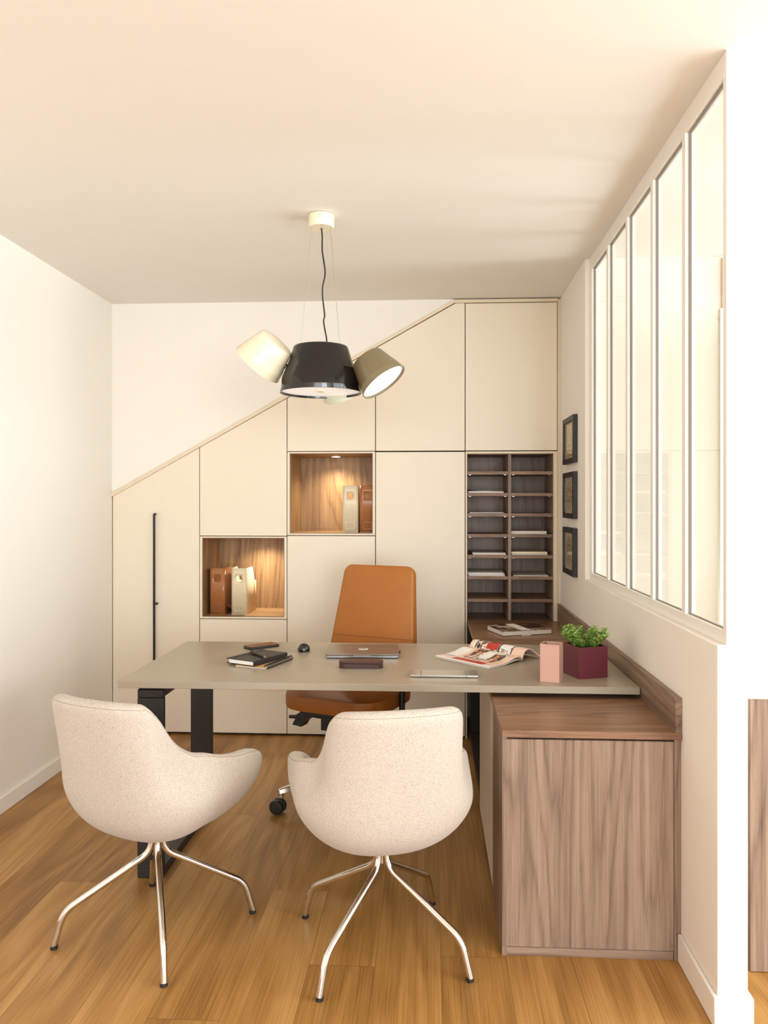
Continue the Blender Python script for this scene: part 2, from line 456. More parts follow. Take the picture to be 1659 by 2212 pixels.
struct('wall_rear', bm, M['wall'], 'white wall with the window behind the viewer')
bm = bmesh.new()
add_box(bm, XO, XO + 0.12, YR, 5.2, 0, 0.25); add_box(bm, XO, XO + 0.12, YR, 5.2, 2.45, ZC)
add_box(bm, XO, XO + 0.12, YR, -1.45, 0.25, 2.45); add_box(bm, XO, XO + 0.12, 3.25, 5.2, 0.25, 2.45)
struct('wall_outer', bm, M['wall'], 'window wall of the bright next room')
struct('wall_far', box(XR + 0.08, XO, YF, YF + 0.12, 0, ZC), M['wall'], 'far white wall of the next room')
struct('wall_inner', prism([(1.063, 0), (XO, 0), (XO, 2.56), (3.15, 2.56), (1.063, 2.113)], 'y', 2.90, 2.925), M['wall'], 'white wall with sloping top behind the low walnut cabinet')
struct('trim_1', box(1.424, 1.437, YF - 0.02, YF, 0.0, 2.6), M['beige_wood'], 'narrow beige upright seen through the nearest pane')
# sloping edge strip over the cupboards
def slope_z(x): return min(1.459 + SL * (x - XL), 2.603)
bm = bmesh.new()
add_prism(bm, [(XL, 1.459), (0.137, 2.603), (0.746, 2.603), (0.746, 2.5845), (0.1415, 2.5845), (XL, 1.4328)], 'y', YB - 0.006, YB + 0.03)
add_box(bm, XL, XL + 0.006, YB - 0.004, YB + 0.03, 0.0, 1.432)
struct('trim_2', bm, M['cream_trim'], 'cream edge strip running up the slope above the cupboards')
struct('trim_3', box(0.748, XR, YB + 0.008, YB + 0.03, 0.0, 2.603), M['cream_trim'], 'narrow cream filler strip between cupboards and right wall')
def skirting(poly_pts, h=0.075):
    return h
struct('baseboard_left', box(XL, XL + 0.012, YR, YB - 0.02, 0, 0.072), M['white'], 'low white skirting along the left wall', bevel=0.002)
bm = bmesh.new()
add_prism(bm, [(XR, 2.405), (XR - 0.012, 2.405), (XR - 0.012, 2.096), (XR + 0.092, 2.096), (XR + 0.092, 2.7), (XR + 0.08, 2.7), (XR + 0.08, 2.108), (XR, 2.108)], 'z', 0, 0.085)
struct('baseboard_right', bm, M['white'], 'white skirting wrapped round the end of the low wall', bevel=0.004)

# glazed partition
win = bpy.data.objects.new('window_1', None); C.objects.link(win); win.location = (0.803, 3.0, 1.02)
win['kind'] = 'structure'; win['label'] = 'white framed interior glazing with five tall panes'
X0, X1 = 0.788, 0.818
bm = bmesh.new()
add_box(bm, X0, X1, 2.108, 3.879, 1.02, 1.056); add_box(bm, X0, X1, 2.108, 3.879, 2.548, ZC)
add_box(bm, X0, X1, 2.108, 2.131, 1.056, 2.548); add_box(bm, X0, X1, 3.835, 3.879, 1.056, 2.548)
obj('window_frame', bm, M['white'], win, 0.001)
ys = [3.835, 3.516, 3.177, 2.821, 2.473, 2.131]
for y in ys[1:-1]:
    obj('mullion', box(X0, X1, y - 0.030, y, 1.056, 2.548), M['white'], win, 0.001)
for i in range(5):
    ya, yb = ys[i + 1], ys[i] - (0.030 if i else 0.0)
    g = obj('pane', box(0.8015, 0.8045, ya, yb, 1.056, 2.548), M['glass'], win)
    bm = bmesh.new(); t = 0.004
    add_box(bm, 0.799, 0.807, yb - t, yb, 1.056, 2.548); add_box(bm, 0.799, 0.807, ya, ya + t, 1.056, 2.548)
    add_box(bm, 0.799, 0.807, ya + t, yb - t, 2.544, 2.548); add_box(bm, 0.799, 0.807, ya + t, yb - t, 1.056, 1.0585)
    obj('gasket', bm, M['gasket'], g)

# ------------------------------------------------------------------ fitted cupboards along the back
COLS = [-1.929, -1.393, -0.860, -0.328, 0.205, 0.746]
GAP = 0.0022
def door_poly(x0, x1, z0, z1, inset):
    """rectangle or, where z1 is None, a top that follows the slope"""
    a, b = x0 + inset, x1 - inset
    if z1 is not None: return [(a, z0 + inset), (b, z0 + inset), (b, z1 - inset), (a, z1 - inset)]
    off = 0.0265
    p = [(a, z0 + inset), (b, z0 + inset)]
    xk = XL + (2.583 - off * 0 - 1.459 + off) / SL
    if b > xk: p += [(b, 2.583), (xk, 2.583)]
    else: p += [(b, slope_z(b) - off)]
    p += [(a, slope_z(a) - off)]
    return p
def cupboard(x0, x1, z0, z1, label, depth=0.42):
    t = thing('fitted_cupboard', label, 'cupboard', ((x0 + x1) / 2, YB + 0.2, z0), group='cream cupboards under the slope')
    obj('door', prism(door_poly(x0, x1, z0, z1, GAP), 'y', YB, YB + 0.019), M['cream'], t, 0.0012)
    obj('carcass', prism(door_poly(x0, x1, z0, z1, 0.006), 'y', YB + 0.021, YB + depth), M['cream'], t)
    return t
c1 = cupboard(COLS[0], COLS[1], 0.012, None, 'tall cream cupboard with a long black vertical pull, lowest under the slope')
bm = tube(fillet([(-1.662, YB, 1.331), (-1.662, YB - 0.028, 1.331), (-1.662, YB - 0.028, 0.25), (-1.662, YB, 0.25)], 0.004, 3), 0.0075, 4)
for z in (0.791,): add_box(bm, -1.668, -1.646, YB - 0.03, YB, z - 0.006, z + 0.006)
tag(obj('door_pull', bm, M['black_metal'], c1.children[0]), 'long black metal bar pull')
cupboard(COLS[1], COLS[2], 1.199, None, 'cream sloping-top cupboard above the lower lit niche')
cupboard(COLS[1], COLS[2], 0.012, 0.700, 'short cream cupboard under the lower lit niche')
cupboard(COLS[2], COLS[3], 1.707, None, 'cream sloping-top cupboard above the upper lit niche, behind the lamp')
cupboard(COLS[2], COLS[3], 0.012, 1.203, 'cream cupboard under the upper lit niche, partly behind the office chair back')
cupboard(COLS[3], COLS[4], 1.707, None, 'tall cream cupboard with clipped top corner, beside the square-topped one')
cupboard(COLS[3], COLS[4], 0.012, 1.704, 'tall cream cupboard behind the office chair, beside the pigeonholes')
cupboard(COLS[4], COLS[5], 1.707, 2.583, 'square-topped cream cupboard above the walnut pigeonholes')
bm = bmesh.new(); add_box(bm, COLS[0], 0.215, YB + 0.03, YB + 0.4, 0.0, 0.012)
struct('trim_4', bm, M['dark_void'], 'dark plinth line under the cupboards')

def niche(x0, x1, z0, z1, label, light_x):
    """walnut lined open box in a cream surround"""
    t = thing('lit_niche', label, 'niche', ((x0 + x1) / 2, YB + 0.2, z0), group='lit walnut niches')
    y0, y1 = YB, YB + 0.42
    s, tp, bt = 0.016, 0.010, 0.012
    bm = bmesh.new()
    add_box(bm, x0 + 0.002, x0 + s, y0, y1, z0 + 0.002, z1 - 0.002); add_box(bm, x1 - s, x1 - 0.002, y0, y1, z0 + 0.002, z1 - 0.002)
    add_box(bm, x0 + s, x1 - s, y0, y1, z1 - tp, z1 - 0.002); add_box(bm, x0 + s, x1 - s, y0, y1, z0 + 0.002, z0 + bt)
    obj('surround', bm, M['cream'], t, 0.0008)
    bm = bmesh.new(); q = 0.004
    add_box(bm, x0 + s, x0 + s + q, y0 + 0.006, y1, z0 + bt, z1 - tp); add_box(bm, x1 - s - q, x1 - s, y0 + 0.006, y1, z0 + bt, z1 - tp)
    add_box(bm, x0 + s + q, x1 - s - q, y1 - 0.03, y1, z0 + bt + q, z1 - tp - q)
    obj('walnut_lining', bm, M['niche_z'], t)
    obj('niche_floor', box(x0 + s + q, x1 - s - q, y0 + 0.006, y1, z0 + bt, z0 + bt + q), M['niche_x'], t)
    obj('niche_top', box(x0 + s + q, x1 - s - q, y0 + 0.006, y1, z1 - tp - q, z1 - tp), M['niche_x'], t)
    zt = z1 - tp - q; yl = YB + 0.25
    lm = lathe([(0.033, 0.0), (0.033, -0.003), (0.026, -0.004)], 24); xform(lm, Matrix.Translation((light_x, yl, zt)))
    ring = obj('downlight', lm, M['silver'], t, smooth=True)
    lm = lathe([(0.027, -0.0041), (0.027, -0.0055), (0.02, -0.006)], 24); xform(lm, Matrix.Translation((light_x, yl, zt)))
    obj('light_lens', lm, M['spot'], ring)
    d = bpy.data.lights.new('niche_spot', 'SPOT'); d.energy = 25.0; d.color = (1.0, 0.87, 0.68); d.spot_size = math.radians(140); d.spot_blend = 0.9; d.shadow_soft_size = 0.03
    o = bpy.data.objects.new('niche_spot', d); C.objects.link(o); o.location = (light_x, yl, zt - 0.012); o.parent = None
    return z0 + bt + q
zs1 = niche(COLS[1], COLS[2], 0.700, 1.199, 'lower walnut niche, holding a brown file before a cream one with open side', -1.06)
zs2 = niche(COLS[2], COLS[3], 1.203, 1.707, 'upper walnut niche with a glowing round downlight', -0.595)

def magazine_file(loc, mat, label, rz=0.0):
    t = thing('magazine_file', label, 'magazine file', loc, rz, 'magazine files in the lit niches')
    W, D, H, th = 0.098, 0.255, 0.285, 0.003
    # front (rounded spine) with a round finger hole: a strip of quads around the hole, bent round at both sides
    bm = bmesh.new(); hx, hz, hr = 0.0, 0.222, 0.0195
    n = 32
    out, inn = [], []
    for i in range(n):
        a = 2 * PI * i / n; c, s = math.cos(a), math.sin(a)
        k = 0.032 / max(abs(c), abs(s))
        out.append(bm.verts.new((hx + c * k, 0, hz + s * k))); inn.append(bm.verts.new((hx + c * hr, 0, hz + s * hr)))
    for i in range(n): bm.faces.new((inn[i], inn[(i + 1) % n], out[(i + 1) % n], out[i]))
    def quad(x0, x1, z0, z1): bm.faces.new([bm.verts.new(p) for p in ((x0, 0, z0), (x1, 0, z0), (x1, 0, z1), (x0, 0, z1))])
    for z0, ze in ((hz - 0.032, 0.004), (hz + 0.032, H)):          # plain spine below and above the hole
        row = sorted([v for v in out if abs(v.co.z - z0) < 1e-5], key=lambda v: v.co.x)
        bm.faces.new(row + [bm.verts.new((0.032, 0, ze)), bm.verts.new((-0.032, 0, ze))])
    R = 0.017
    for sgn in (-1, 1):
        prof = [(0.032, 0.0)] + [(0.032 + R * math.sin(k * PI / 12), R - R * math.cos(k * PI / 12)) for k in range(1, 7)]
        for (xa, ya), (xb, yb) in zip(prof, prof[1:]):
            col = sorted([v.co.z for v in out if abs(v.co.x - sgn * 0.032) < 1e-5]) if ya == 0.0 else []
            bm.faces.new([bm.verts.new(p) for p in [(sgn * xa, ya, z) for z in [0.004] + col + [H]] + [(sgn * xb, yb, H), (sgn * xb, yb, 0.004)]])
    # sides with the S-curved cut
    side = [(R, 0.004), (D, 0.004), (D, 0.190), (D - 0.035, 0.190)]
    for k in range(9):
        u = k / 8.0; side.append((D - 0.035 - (D - 0.125) * u * 0.62, 0.190 + (H - 0.190) * (u * u * (3 - 2 * u))))
    side.append((R, H))
    for sx in (-1, 1):
        bm.faces.new([bm.verts.new((sx * (0.032 + R), p[0], p[1])) for p in side])
    bmesh.ops.remove_doubles(bm, verts=bm.verts, dist=0.0003)
    bm.normal_update()
    for f in bm.faces:
        c = f.calc_center_median(); o_ = Vector((c.x, c.y - D / 2, 0)) if abs(f.normal.x) < 0.5 else Vector((c.x, 0, 0))
        if f.normal.dot(o_) < 0: f.normal_flip()
    body = obj('file_body', bm, mat, t, world=False, smooth=True, angle=30)
    m = body.modifiers.new('solid', 'SOLIDIFY'); m.thickness = th; m.offset = -1
    add = bmesh.new(); add_box(add, -0.047, 0.047, 0.006, D, 0.0, 0.006); add_box(add, -0.047, 0.047, D - 0.003, D, 0.004, 0.05)
    obj('file_base', add, mat, t, world=False)
    fr = bmesh.new(); zz0, zz1, xx = 0.022, 0.066, 0.024
    for a in ((-xx, xx, zz1 - 0.0015, zz1), (-xx, xx, zz0, zz0 + 0.0015), (-xx, -xx + 0.0015, zz0, zz1), (xx - 0.0015, xx, zz0, zz1)):
        add_box(fr, a[0], a[1], -0.0008, 0.001, a[2], a[3])
    obj('label_frame', fr, mat, t, world=False)
    return t
magazine_file((-1.300, YB + 0.055, zs1), M['file_brown'], 'brown magazine file at the left end of the lower niche')
magazine_file((-1.166, YB + 0.055, zs1), M['file_cream'], 'cream magazine file with curved side, in the lower niche')
magazine_file((-0.484, YB + 0.055, zs2), M['file_cream'], 'cream magazine file under the downlight in the upper niche', math.radians(3))
magazine_file((-0.379, YB + 0.050, zs2), M['file_brown'], 'brown magazine file at the right end of the upper niche', math.radians(-1))

# pigeonholes above the counter
ph = thing('pigeonhole_unit', 'walnut pigeonhole unit of two columns set in the cream cupboards', 'shelving', (0.47, YB + 0.17, 0.70))
PY0, PY1 = YB + 0.012, YB + 0.35
bm = bmesh.new()
add_box(bm, COLS[4] + 0.002, 0.216, YB, PY1, 0.0, 1.704); add_box(bm, 0.724, COLS[5], YB, PY1, 0.701, 1.704)
add_box(bm, 0.216, 0.724, YB, PY1, 1.691, 1.704)
obj('surround', bm, M['cream_trim'], ph, 0.0008)
obj('back_panel', box(0.216, 0.724, PY1 - 0.008, PY1, 0.702, 1.691), M['shelfw_z'], ph)
for a in ((0.216, 0.219), (0.721, 0.724)): obj('side_panel', box(a[0], a[1], PY0, PY1 - 0.008, 0.702, 1.687), M['shelfw_z'], ph)
obj('top_panel', box(0.219, 0.721, PY0, PY1 - 0.008, 1.687, 1.691), M['shelfw_x'], ph)
obj('divider', box(0.459, 0.476, PY0 - 0.004, PY1 - 0.008, 0.702, 1.687), M['shelfw_z'], ph)
SHELF = [1.586, 1.458, 1.337, 1.214, 1.090, 0.964, 0.830]
for z in SHELF:
    for a, b in ((0.219, 0.459), (0.476, 0.721)):
        s = obj('shelf', box(a + 0.0005, b - 0.0005, PY0, PY1 - 0.008, z - 0.019, z), M['shelfw_x'], ph, 0.0006)
        for xx in (a + 0.010, b - 0.022):
            obj('shelf_pin', box(xx, xx + 0.012, PY0 + 0.02, PY0 + 0.04, z - 0.0215, z - 0.0192), M['silver'], s)

def sheet_stack(name, x, y, z, wx, dy, sheets, rz, label, cat, grp, mats):
    t = thing(name, label, cat, (x, y, z), rz, grp)
    zz = 0.0
    for i, (th, dx, dyy, mk, part) in enumerate(sheets):
        bm = box(-wx / 2 + dx, wx / 2 + dx, -dy / 2 + dyy, dy / 2 + dyy, zz, zz + th)
        obj(part, bm, M[mk], t, 0.0006, world=False); zz += th
    return t
G1 = 'papers and books in the pigeonholes'
def bent_magazine(x, y, z, label):
    t = thing('magazine', label, 'magazine', (x, y, z), 0.0, G1)
    def layer(z0, th):
        bm = bmesh.new(); top, bot = [], []
        N = 14
        for i in range(N + 1):
            u = i / N; xx = -0.105 + 0.21 * u
            zz = z0 + 0.010 * (1 - u) ** 2.2 + 0.0
            for L, dz in ((bot, 0), (top, th * (1.25 - 0.25 * u))):
                L.append([bm.verts.new((xx, -0.14, zz * (1 if L is top or z0 > 0 else 0.1) + dz)), bm.verts.new((xx, 0.14, zz * (1 if L is top or z0 > 0 else 0.1) + dz))])
        for i in range(N):
            bm.faces.new((top[i][0], top[i + 1][0], top[i + 1][1], top[i][1])); bm.faces.new((bot[i][0], bot[i][1], bot[i + 1][1], bot[i + 1][0]))
            bm.faces.new((bot[i][0], bot[i + 1][0], top[i + 1][0], top[i][0])); bm.faces.new((bot[i][1], top[i][1], top[i + 1][1], bot[i + 1][1]))
        bm.faces.new((bot[0][0], top[0][0], top[0][1], bot[0][1])); bm.faces.new((bot[N][0], bot[N][1], top[N][1], top[N][0]))
        bmesh.ops.recalc_face_normals(bm, faces=bm.faces)
        return bm
    obj('pages', layer(0.0, 0.009), M['page_edges'], t, world=False, smooth=True)
    bm = layer(0.0, 0.0015); shift(bm, (0, 0.0, 0.0115)); obj('cover', bm, M['dark_ink'], t, world=False, smooth=True)
bent_magazine(0.330, PY0 + 0.16, 1.458, 'dark-covered magazine with a raised left edge, upper left pigeonhole')
PG, CV, LF = 'pages', 'cover', 'loose_sheet'
sheet_stack('paper_stack', 0.332, PY0 + 0.16, 1.337, 0.205, 0.29, [(0.0035, 0, 0, 'grey_cover', LF), (0.0025, -0.005, 0.005, 'paper', LF)], 0.03, 'few thin grey papers in the third pigeonhole down, left column', 'papers', G1, None)
sheet_stack('magazine', 0.350, PY0 + 0.155, 1.090, 0.195, 0.28, [(0.006, 0, 0, 'page_edges', PG), (0.0012, 0, 0, 'paper', CV), (0.005, -0.003, 0.004, 'page_edges', PG), (0.001, -0.003, 0.004, 'grey_ink', CV)], 0.0, 'two white magazines in the fifth pigeonhole down, left column', 'magazine', G1, None)
sheet_stack('paper_stack', 0.338, PY0 + 0.155, 0.964, 0.215, 0.28, [(0.005, 0.005, 0, 'paper', LF), (0.005, -0.004, 0.004, 'page_edges', LF), (0.005, 0.003, -0.003, 'paper', LF), (0.004, -0.008, 0.006, 'paper', LF)], -0.06, 'uneven stack of white papers in the sixth pigeonhole down, left column', 'papers', G1, None)
sheet_stack('book', 0.584, PY0 + 0.155, 1.214, 0.208, 0.28, [(0.002, 0, 0, 'file_cream', CV), (0.014, 0, 0, 'page_edges', PG), (0.002, 0, 0, 'file_cream', CV)], 0.0, 'thick cream book in the fourth pigeonhole down, right column', 'book', G1, None)
sheet_stack('book', 0.586, PY0 + 0.155, 1.090, 0.212, 0.28, [(0.006, 0.002, 0, 'page_edges', PG), (0.001, 0, 0, 'grey_cover', CV), (0.012, 0, 0.003, 'file_cream', PG)], 0.0, 'cream book on a thin booklet in the fifth pigeonhole down, right column', 'book', G1, None)
sheet_stack('paper_stack', 0.600, PY0 + 0.155, 0.964, 0.205, 0.28, [(0.004, 0, 0, 'paper', LF)], -0.04, 'thin flat sheaf of paper in the sixth pigeonhole down, right column', 'papers', G1, None)

# ------------------------------------------------------------------ sideboard and worktop on the right
sb = thing('sideboard', 'low walnut sideboard under the interior glazing, its end panel facing the viewer', 'sideboard', (0.49, 3.5, 0.0))
obj('end_panel', box(0.224, 0.742, 2.404, 2.424, 0.030, 0.670), M['walnut_z'], sb, 0.001)
obj('corner_post', box(0.744, 0.764, 2.408, 2.43, 0.0, 0.677), M['walnut_z'], sb, 0.0008)
obj('plinth', box(0.224, 0.742, 2.408, 2.43, 0.0, 0.027), M['walnut_x'], sb, 0.0008)
obj('side_panel', box(0.221, 0.236, 2.406, 2.768, 0.0, 0.677), M['walnut_z'], sb, 0.001)
for a, b in ((2.771, 3.238), (3.241, 3.49)):
    obj('door', box(0.221, 0.239, a, b, 0.03, 0.675), M['cream'], sb, 0.001)
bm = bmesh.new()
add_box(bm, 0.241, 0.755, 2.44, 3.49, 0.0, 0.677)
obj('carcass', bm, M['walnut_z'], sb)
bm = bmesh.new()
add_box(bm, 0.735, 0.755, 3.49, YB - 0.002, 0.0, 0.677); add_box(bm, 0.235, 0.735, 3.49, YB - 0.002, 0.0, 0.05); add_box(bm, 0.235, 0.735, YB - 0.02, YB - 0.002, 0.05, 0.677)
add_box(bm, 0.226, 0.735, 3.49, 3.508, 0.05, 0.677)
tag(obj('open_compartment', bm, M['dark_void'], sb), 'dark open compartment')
wt = thing('worktop', 'long walnut worktop with an upstand, lying on the sideboard under the glazing', 'worktop', (0.49, 3.5, 0.678))
bm = bmesh.new()
add_prism(bm, [(0.220, 2.395), (XR - 0.001, 2.395), (XR - 0.001, YB + 0.004), (0.723, YB + 0.004), (0.723, PY1 - 0.012), (0.2205, PY1 - 0.012), (0.220, YB - 0.001)], 'z', 0.678, 0.700)
obj('counter_board', bm, M['counter'], wt, 0.0008)
obj('upstand', box(0.745, XR - 0.001, 2.397, YB + 0.005, 0.7, 0.806), M['walnut_y'], wt, 0.0008)

# ------------------------------------------------------------------ desk
dk = thing('desk', 'taupe-topped desk on a black loop leg, one end resting over the sideboard', 'desk', (-0.2, 3.19, 0.0))
obj('tabletop', box(-1.150, 0.742, 2.785, 3.602, 0.719, 0.745), M['desk'], dk, 0.0015)
lx0, lx1 = -1.092, -0.996
for y in (2.828, 3.47): tag(obj('leg', box(lx0, lx1, y, y + 0.032, 0.034, 0.672), M['black_metal'], dk, 0.002), 'flat black metal leg')
obj('foot_bar', box(lx0, lx1, 2.828, 3.502, 0.0, 0.034), M['black_metal'], dk, 0.003)
obj('top_bar', box(lx0, lx1, 2.828, 3.502, 0.672, 0.704), M['black_metal'], dk, 0.004)
obj('spacer', box(lx0 + 0.003, lx1 + 0.02, 2.835, 3.49, 0.705, 0.719), M['black_metal'], dk)
obj('rail', box(lx1 + 0.02, 0.62, 3.1, 3.16, 0.701, 0.719), M['black_metal'], dk)
for x in (0.30, 0.62): obj('spacer', box(x, x + 0.05, 2.95, 3.5, 0.7005, 0.719), M['black_metal'], dk)
obj('flap_trim', box(-0.076, 0.177, 2.903, 2.992, 0.745, 0.7475), M['black_plastic'], dk)
fl = obj('cable_flap', box(-0.036, 0.133, 2.9005, 2.994, 0.7475, 0.7545), M['silver'], dk, 0.001)
tag(fl, 'silver hinged cable flap')
obj('flap_end', box(-0.0765, -0.0368, 2.9005, 2.994, 0.7475, 0.7545), M['silver'], fl, 0.001)
obj('flap_end', box(0.1338, 0.1775, 2.9005, 2.994, 0.7475, 0.7545), M['silver'], fl, 0.001)
ZD = 0.745

# ------------------------------------------------------------------ things on the desk
kn = thing('spiral_notebook', 'kraft spiral notebook lying half under the black planner', 'notebook', (-0.676, 3.125, ZD), math.radians(-19))
obj('pages', box(-0.070, 0.066, -0.105, 0.105, 0.0008, 0.005), M['page_edges'], kn, world=False)
obj('cover', box(-0.072, 0.068, -0.107, 0.107, 0.005, 0.0065), M['kraft'], kn, world=False)
obj('back_cover', box(-0.072, 0.068, -0.107, 0.107, 0.0, 0.0008), M['black_plastic'], kn, world=False)
bm = bmesh.new()
for i in range(30):
    y = -0.100 + 0.2 * i / 29
    add_tube(bm, [(0.066 + 0.0085 * math.cos(a), y + 0.0012 * a / PI, 0.0095 + 0.0085 * math.sin(a)) for a in [k * PI / 5 - 0.5 for k in range(11)]], 0.0012, 5)
obj('wire_binding', bm, M['black_gloss'], kn, world=False, smooth=True)
pl = thing('planner', 'thick black leather planner lying open-edge forward on the kraft notebook', 'notebook', (-0.7125, 3.150, ZD + 0.0068), math.radians(-27))
pw, pd, pt = 0.142, 0.215, 0.021
obj('pages', box(-pw / 2 + 0.012, pw / 2 - 0.003, -pd / 2 + 0.004, pd / 2 - 0.004, 0.003, pt - 0.003), M['paper'], pl, world=False)
bm = bmesh.new()
add_box(bm, -pw / 2, pw / 2, -pd / 2, pd / 2, 0.0, 0.003); add_box(bm, -pw / 2, pw / 2, -pd / 2, pd / 2, pt - 0.003, pt)
add_box(bm, pw / 2 - 0.003, pw / 2 + 0.002, -pd / 2, pd / 2, 0.0, pt)
obj('cover', bm, M['black_leather'], pl, 0.0012, world=False)
bm = bmesh.new()
add_box(bm, -pw / 2 + 0.016, -pw / 2 + 0.022, -pd / 2, pd / 2, pt - 0.0005, pt + 0.0012)
add_box(bm, -pw / 2 + 0.022, pw / 2 + 0.003, -0.006, -0.001, pt - 0.0005, pt + 0.0012)
obj('elastic_band', bm, M['black_plastic'], pl, world=False)
pn = thing('pen', 'slim black pen lying across the black planner', 'pen', (-0.705, 3.130, ZD + 0.0290), math.radians(-52))
zt = 0.0055
obj('barrel', tube([(-0.068, 0, zt), (-0.055, 0, zt), (0.048, 0, zt), (0.06, 0, zt)], [0.004, 0.0055, 0.0055, 0.0045], 12), M['black_plastic'], pn, world=False, smooth=True)
obj('tip', tube([(0.06, 0, zt), (0.072, 0, zt)], [0.0042, 0.0015], 10), M['steel_wire'], pn, world=False, smooth=True)
obj('clip', box(-0.066, -0.03, -0.0012, 0.0012, zt + 0.005, zt + 0.0075), M['black_gloss'], pn, world=False)

ph_ = thing('phone', 'smartphone in a brown leather case lying behind the planner', 'phone', (-0.765, 3.468, ZD), math.radians(42))
obj('case', prism(rrect(0.152, 0.076, 0.014), 'z', 0.0, 0.0115), M['black_plastic'], ph_, 0.003, world=False)
obj('case_back', prism(rrect(0.143, 0.067, 0.011), 'z', 0.0112, 0.0125), M['brown_case'], ph_, 0.0005, world=False)
obj('camera_bump', prism(rrect(0.024, 0.018, 0.007, cx=0.052, cy=0.016), 'z', 0.012, 0.0135), M['black_gloss'], ph_, world=False)

ms = thing('mouse', 'black computer mouse on the desk beside the laptop', 'computer mouse', (-0.560, 3.40, ZD), math.radians(8))
bm = bmesh.new(); bmesh.ops.create_uvsphere(bm, u_segments=28, v_segments=18, radius=1.0)
for v in bm.verts:
    x, y, z = v.co
    wv = 0.030 * (1 - 0.10 * math.cos(y * 2.2)); v.co = (math.copysign(abs(x) ** 0.85, x) * wv, math.copysign(abs(y) ** 0.85, y) * 0.048, 0.006 + max(-0.006, z * (0.0255 - 0.02 * y)))
obj('shell', bm, M['black_gloss'], ms, world=False, smooth=True, angle=60)
lm = lathe([(0.0, -0.0035), (0.009, -0.003), (0.009, 0.003), (0.0, 0.0035)], 18, Matrix.Rotation(PI / 2, 4, 'Y'), cap=False); shift(lm, (0, 0.028, 0.0205))
obj('scroll_wheel', lm, M['gasket'], ms, world=False, smooth=True)
obj('button_groove', box(-0.0006, 0.0006, 0.000, 0.016, 0.0292, 0.0312), M['black_plastic'], ms, world=False)

lp = thing('laptop', 'closed silver laptop with a round white badge on its lid', 'laptop', (-0.292, 3.352, ZD), math.radians(2.5))
W2, D2 = 0.154, 0.117
obj('base', prism(rrect(2 * W2, 2 * D2, 0.008), 'z', 0.004, 0.0115), M['laptop_edge'], lp, 0.0015, world=False)
bm = prism(rrect(2 * W2 - 0.014, 2 * D2 - 0.014, 0.006), 'z', 0.0, 0.0045)
obj('underside', bm, M['black_plastic'], lp, world=False)
obj('lid', prism(rrect(2 * W2, 2 * D2, 0.008), 'z', 0.0130, 0.0185), M['laptop'], lp, 0.0018, world=False)
obj('lid_gap', prism(rrect(2 * W2 - 0.004, 2 * D2 - 0.004, 0.007), 'z', 0.0115, 0.0130), M['black_plastic'], lp, world=False)
obj('finger_notch', box(-0.035, 0.035, -D2 - 0.0004, -D2 + 0.004, 0.0113, 0.0122), M['paper'], lp, world=False)
lg = obj('badge', lathe([(0.021, 0.0184), (0.021, 0.0189)], 36), M['paper'], lp, world=False)
def text_mesh(s, size, depth, shear=0.0):
    cu = bpy.data.curves.new('lettering', 'FONT'); cu.body = s; cu.size = size; cu.extrude = depth; cu.shear = shear
    cu.align_x = 'CENTER'; cu.align_y = 'CENTER'; cu.offset = 0.0004
    o = bpy.data.objects.new('lettering', cu); C.objects.link(o)
    bpy.context.view_layer.update()
    me = bpy.data.meshes.new_from_object(o.evaluated_get(bpy.context.evaluated_depsgraph_get()))
    bm = bmesh.new(); bm.from_mesh(me); bpy.data.objects.remove(o); bpy.data.curves.remove(cu); bpy.data.meshes.remove(me)
    return bm
tm = text_mesh('hp', 0.030, 0.0003, 0.3); xform(tm, Matrix.Translation((0, 0, 0.0191)) @ Matrix.Rotation(PI, 4, 'Z'))
obj('lettering', tm, M['dark_ink'], lg, world=False)
obj('usb_receiver', box(W2, W2 + 0.008, -0.012, 0.002, 0.005, 0.011), M['black_plastic'], lp, 0.001, world=False)

st = thing('desk_tray', 'small dark rosewood box with rounded ends in front of the laptop', 'box', (-0.276, 3.066, ZD), math.radians(1))
obj('box_body', prism(rrect(0.176, 0.054, 0.0265, 10), 'z', 0.0, 0.019), M['rosewood'], st, 0.001, world=False)
obj('box_lid', prism(rrect(0.177, 0.055, 0.027, 10), 'z', 0.0195, 0.0285), M['rosewood'], st, 0.0015, world=False)

# open magazine: cross-section across the spine, extruded along it
mg = thing('magazine', 'open magazine with red picture pages, its far half curling over', 'magazine', (0.275, 3.315, ZD), math.radians(-45.5))
def page(profile, name, thick, mats, layout):
    """profile: (d,z) across the spine; local x runs along the spine"""
    NX = 48; L = 0.298
    bm = bmesh.new(); n = len(profile); grid = []
    acc = [0.0]
    for a, b in zip(profile, profile[1:]): acc.append(acc[-1] + math.hypot(b[0] - a[0], b[1] - a[1]))
    for i in range(NX + 1):
        x = -L / 2 + L * i / NX
        grid.append([bm.verts.new((x, d, z)) for d, z in profile])
    for i in range(NX):
        for j in range(n - 1):
            f = bm.faces.new((grid[i][j], grid[i + 1][j], grid[i + 1][j + 1], grid[i][j + 1]))
            f.material_index = layout((i + 0.5) / NX, (acc[j] + acc[j + 1]) / 2 / acc[-1]) if layout else 0
    o = obj(name, bm, mats, mg, world=False, smooth=True, angle=80)
    m = o.modifiers.new('solid', 'SOLIDIFY'); m.thickness = thick; m.offset = -1; m.use_rim = True
    if len(mats) > 1: m.material_offset_rim = 0
    return o
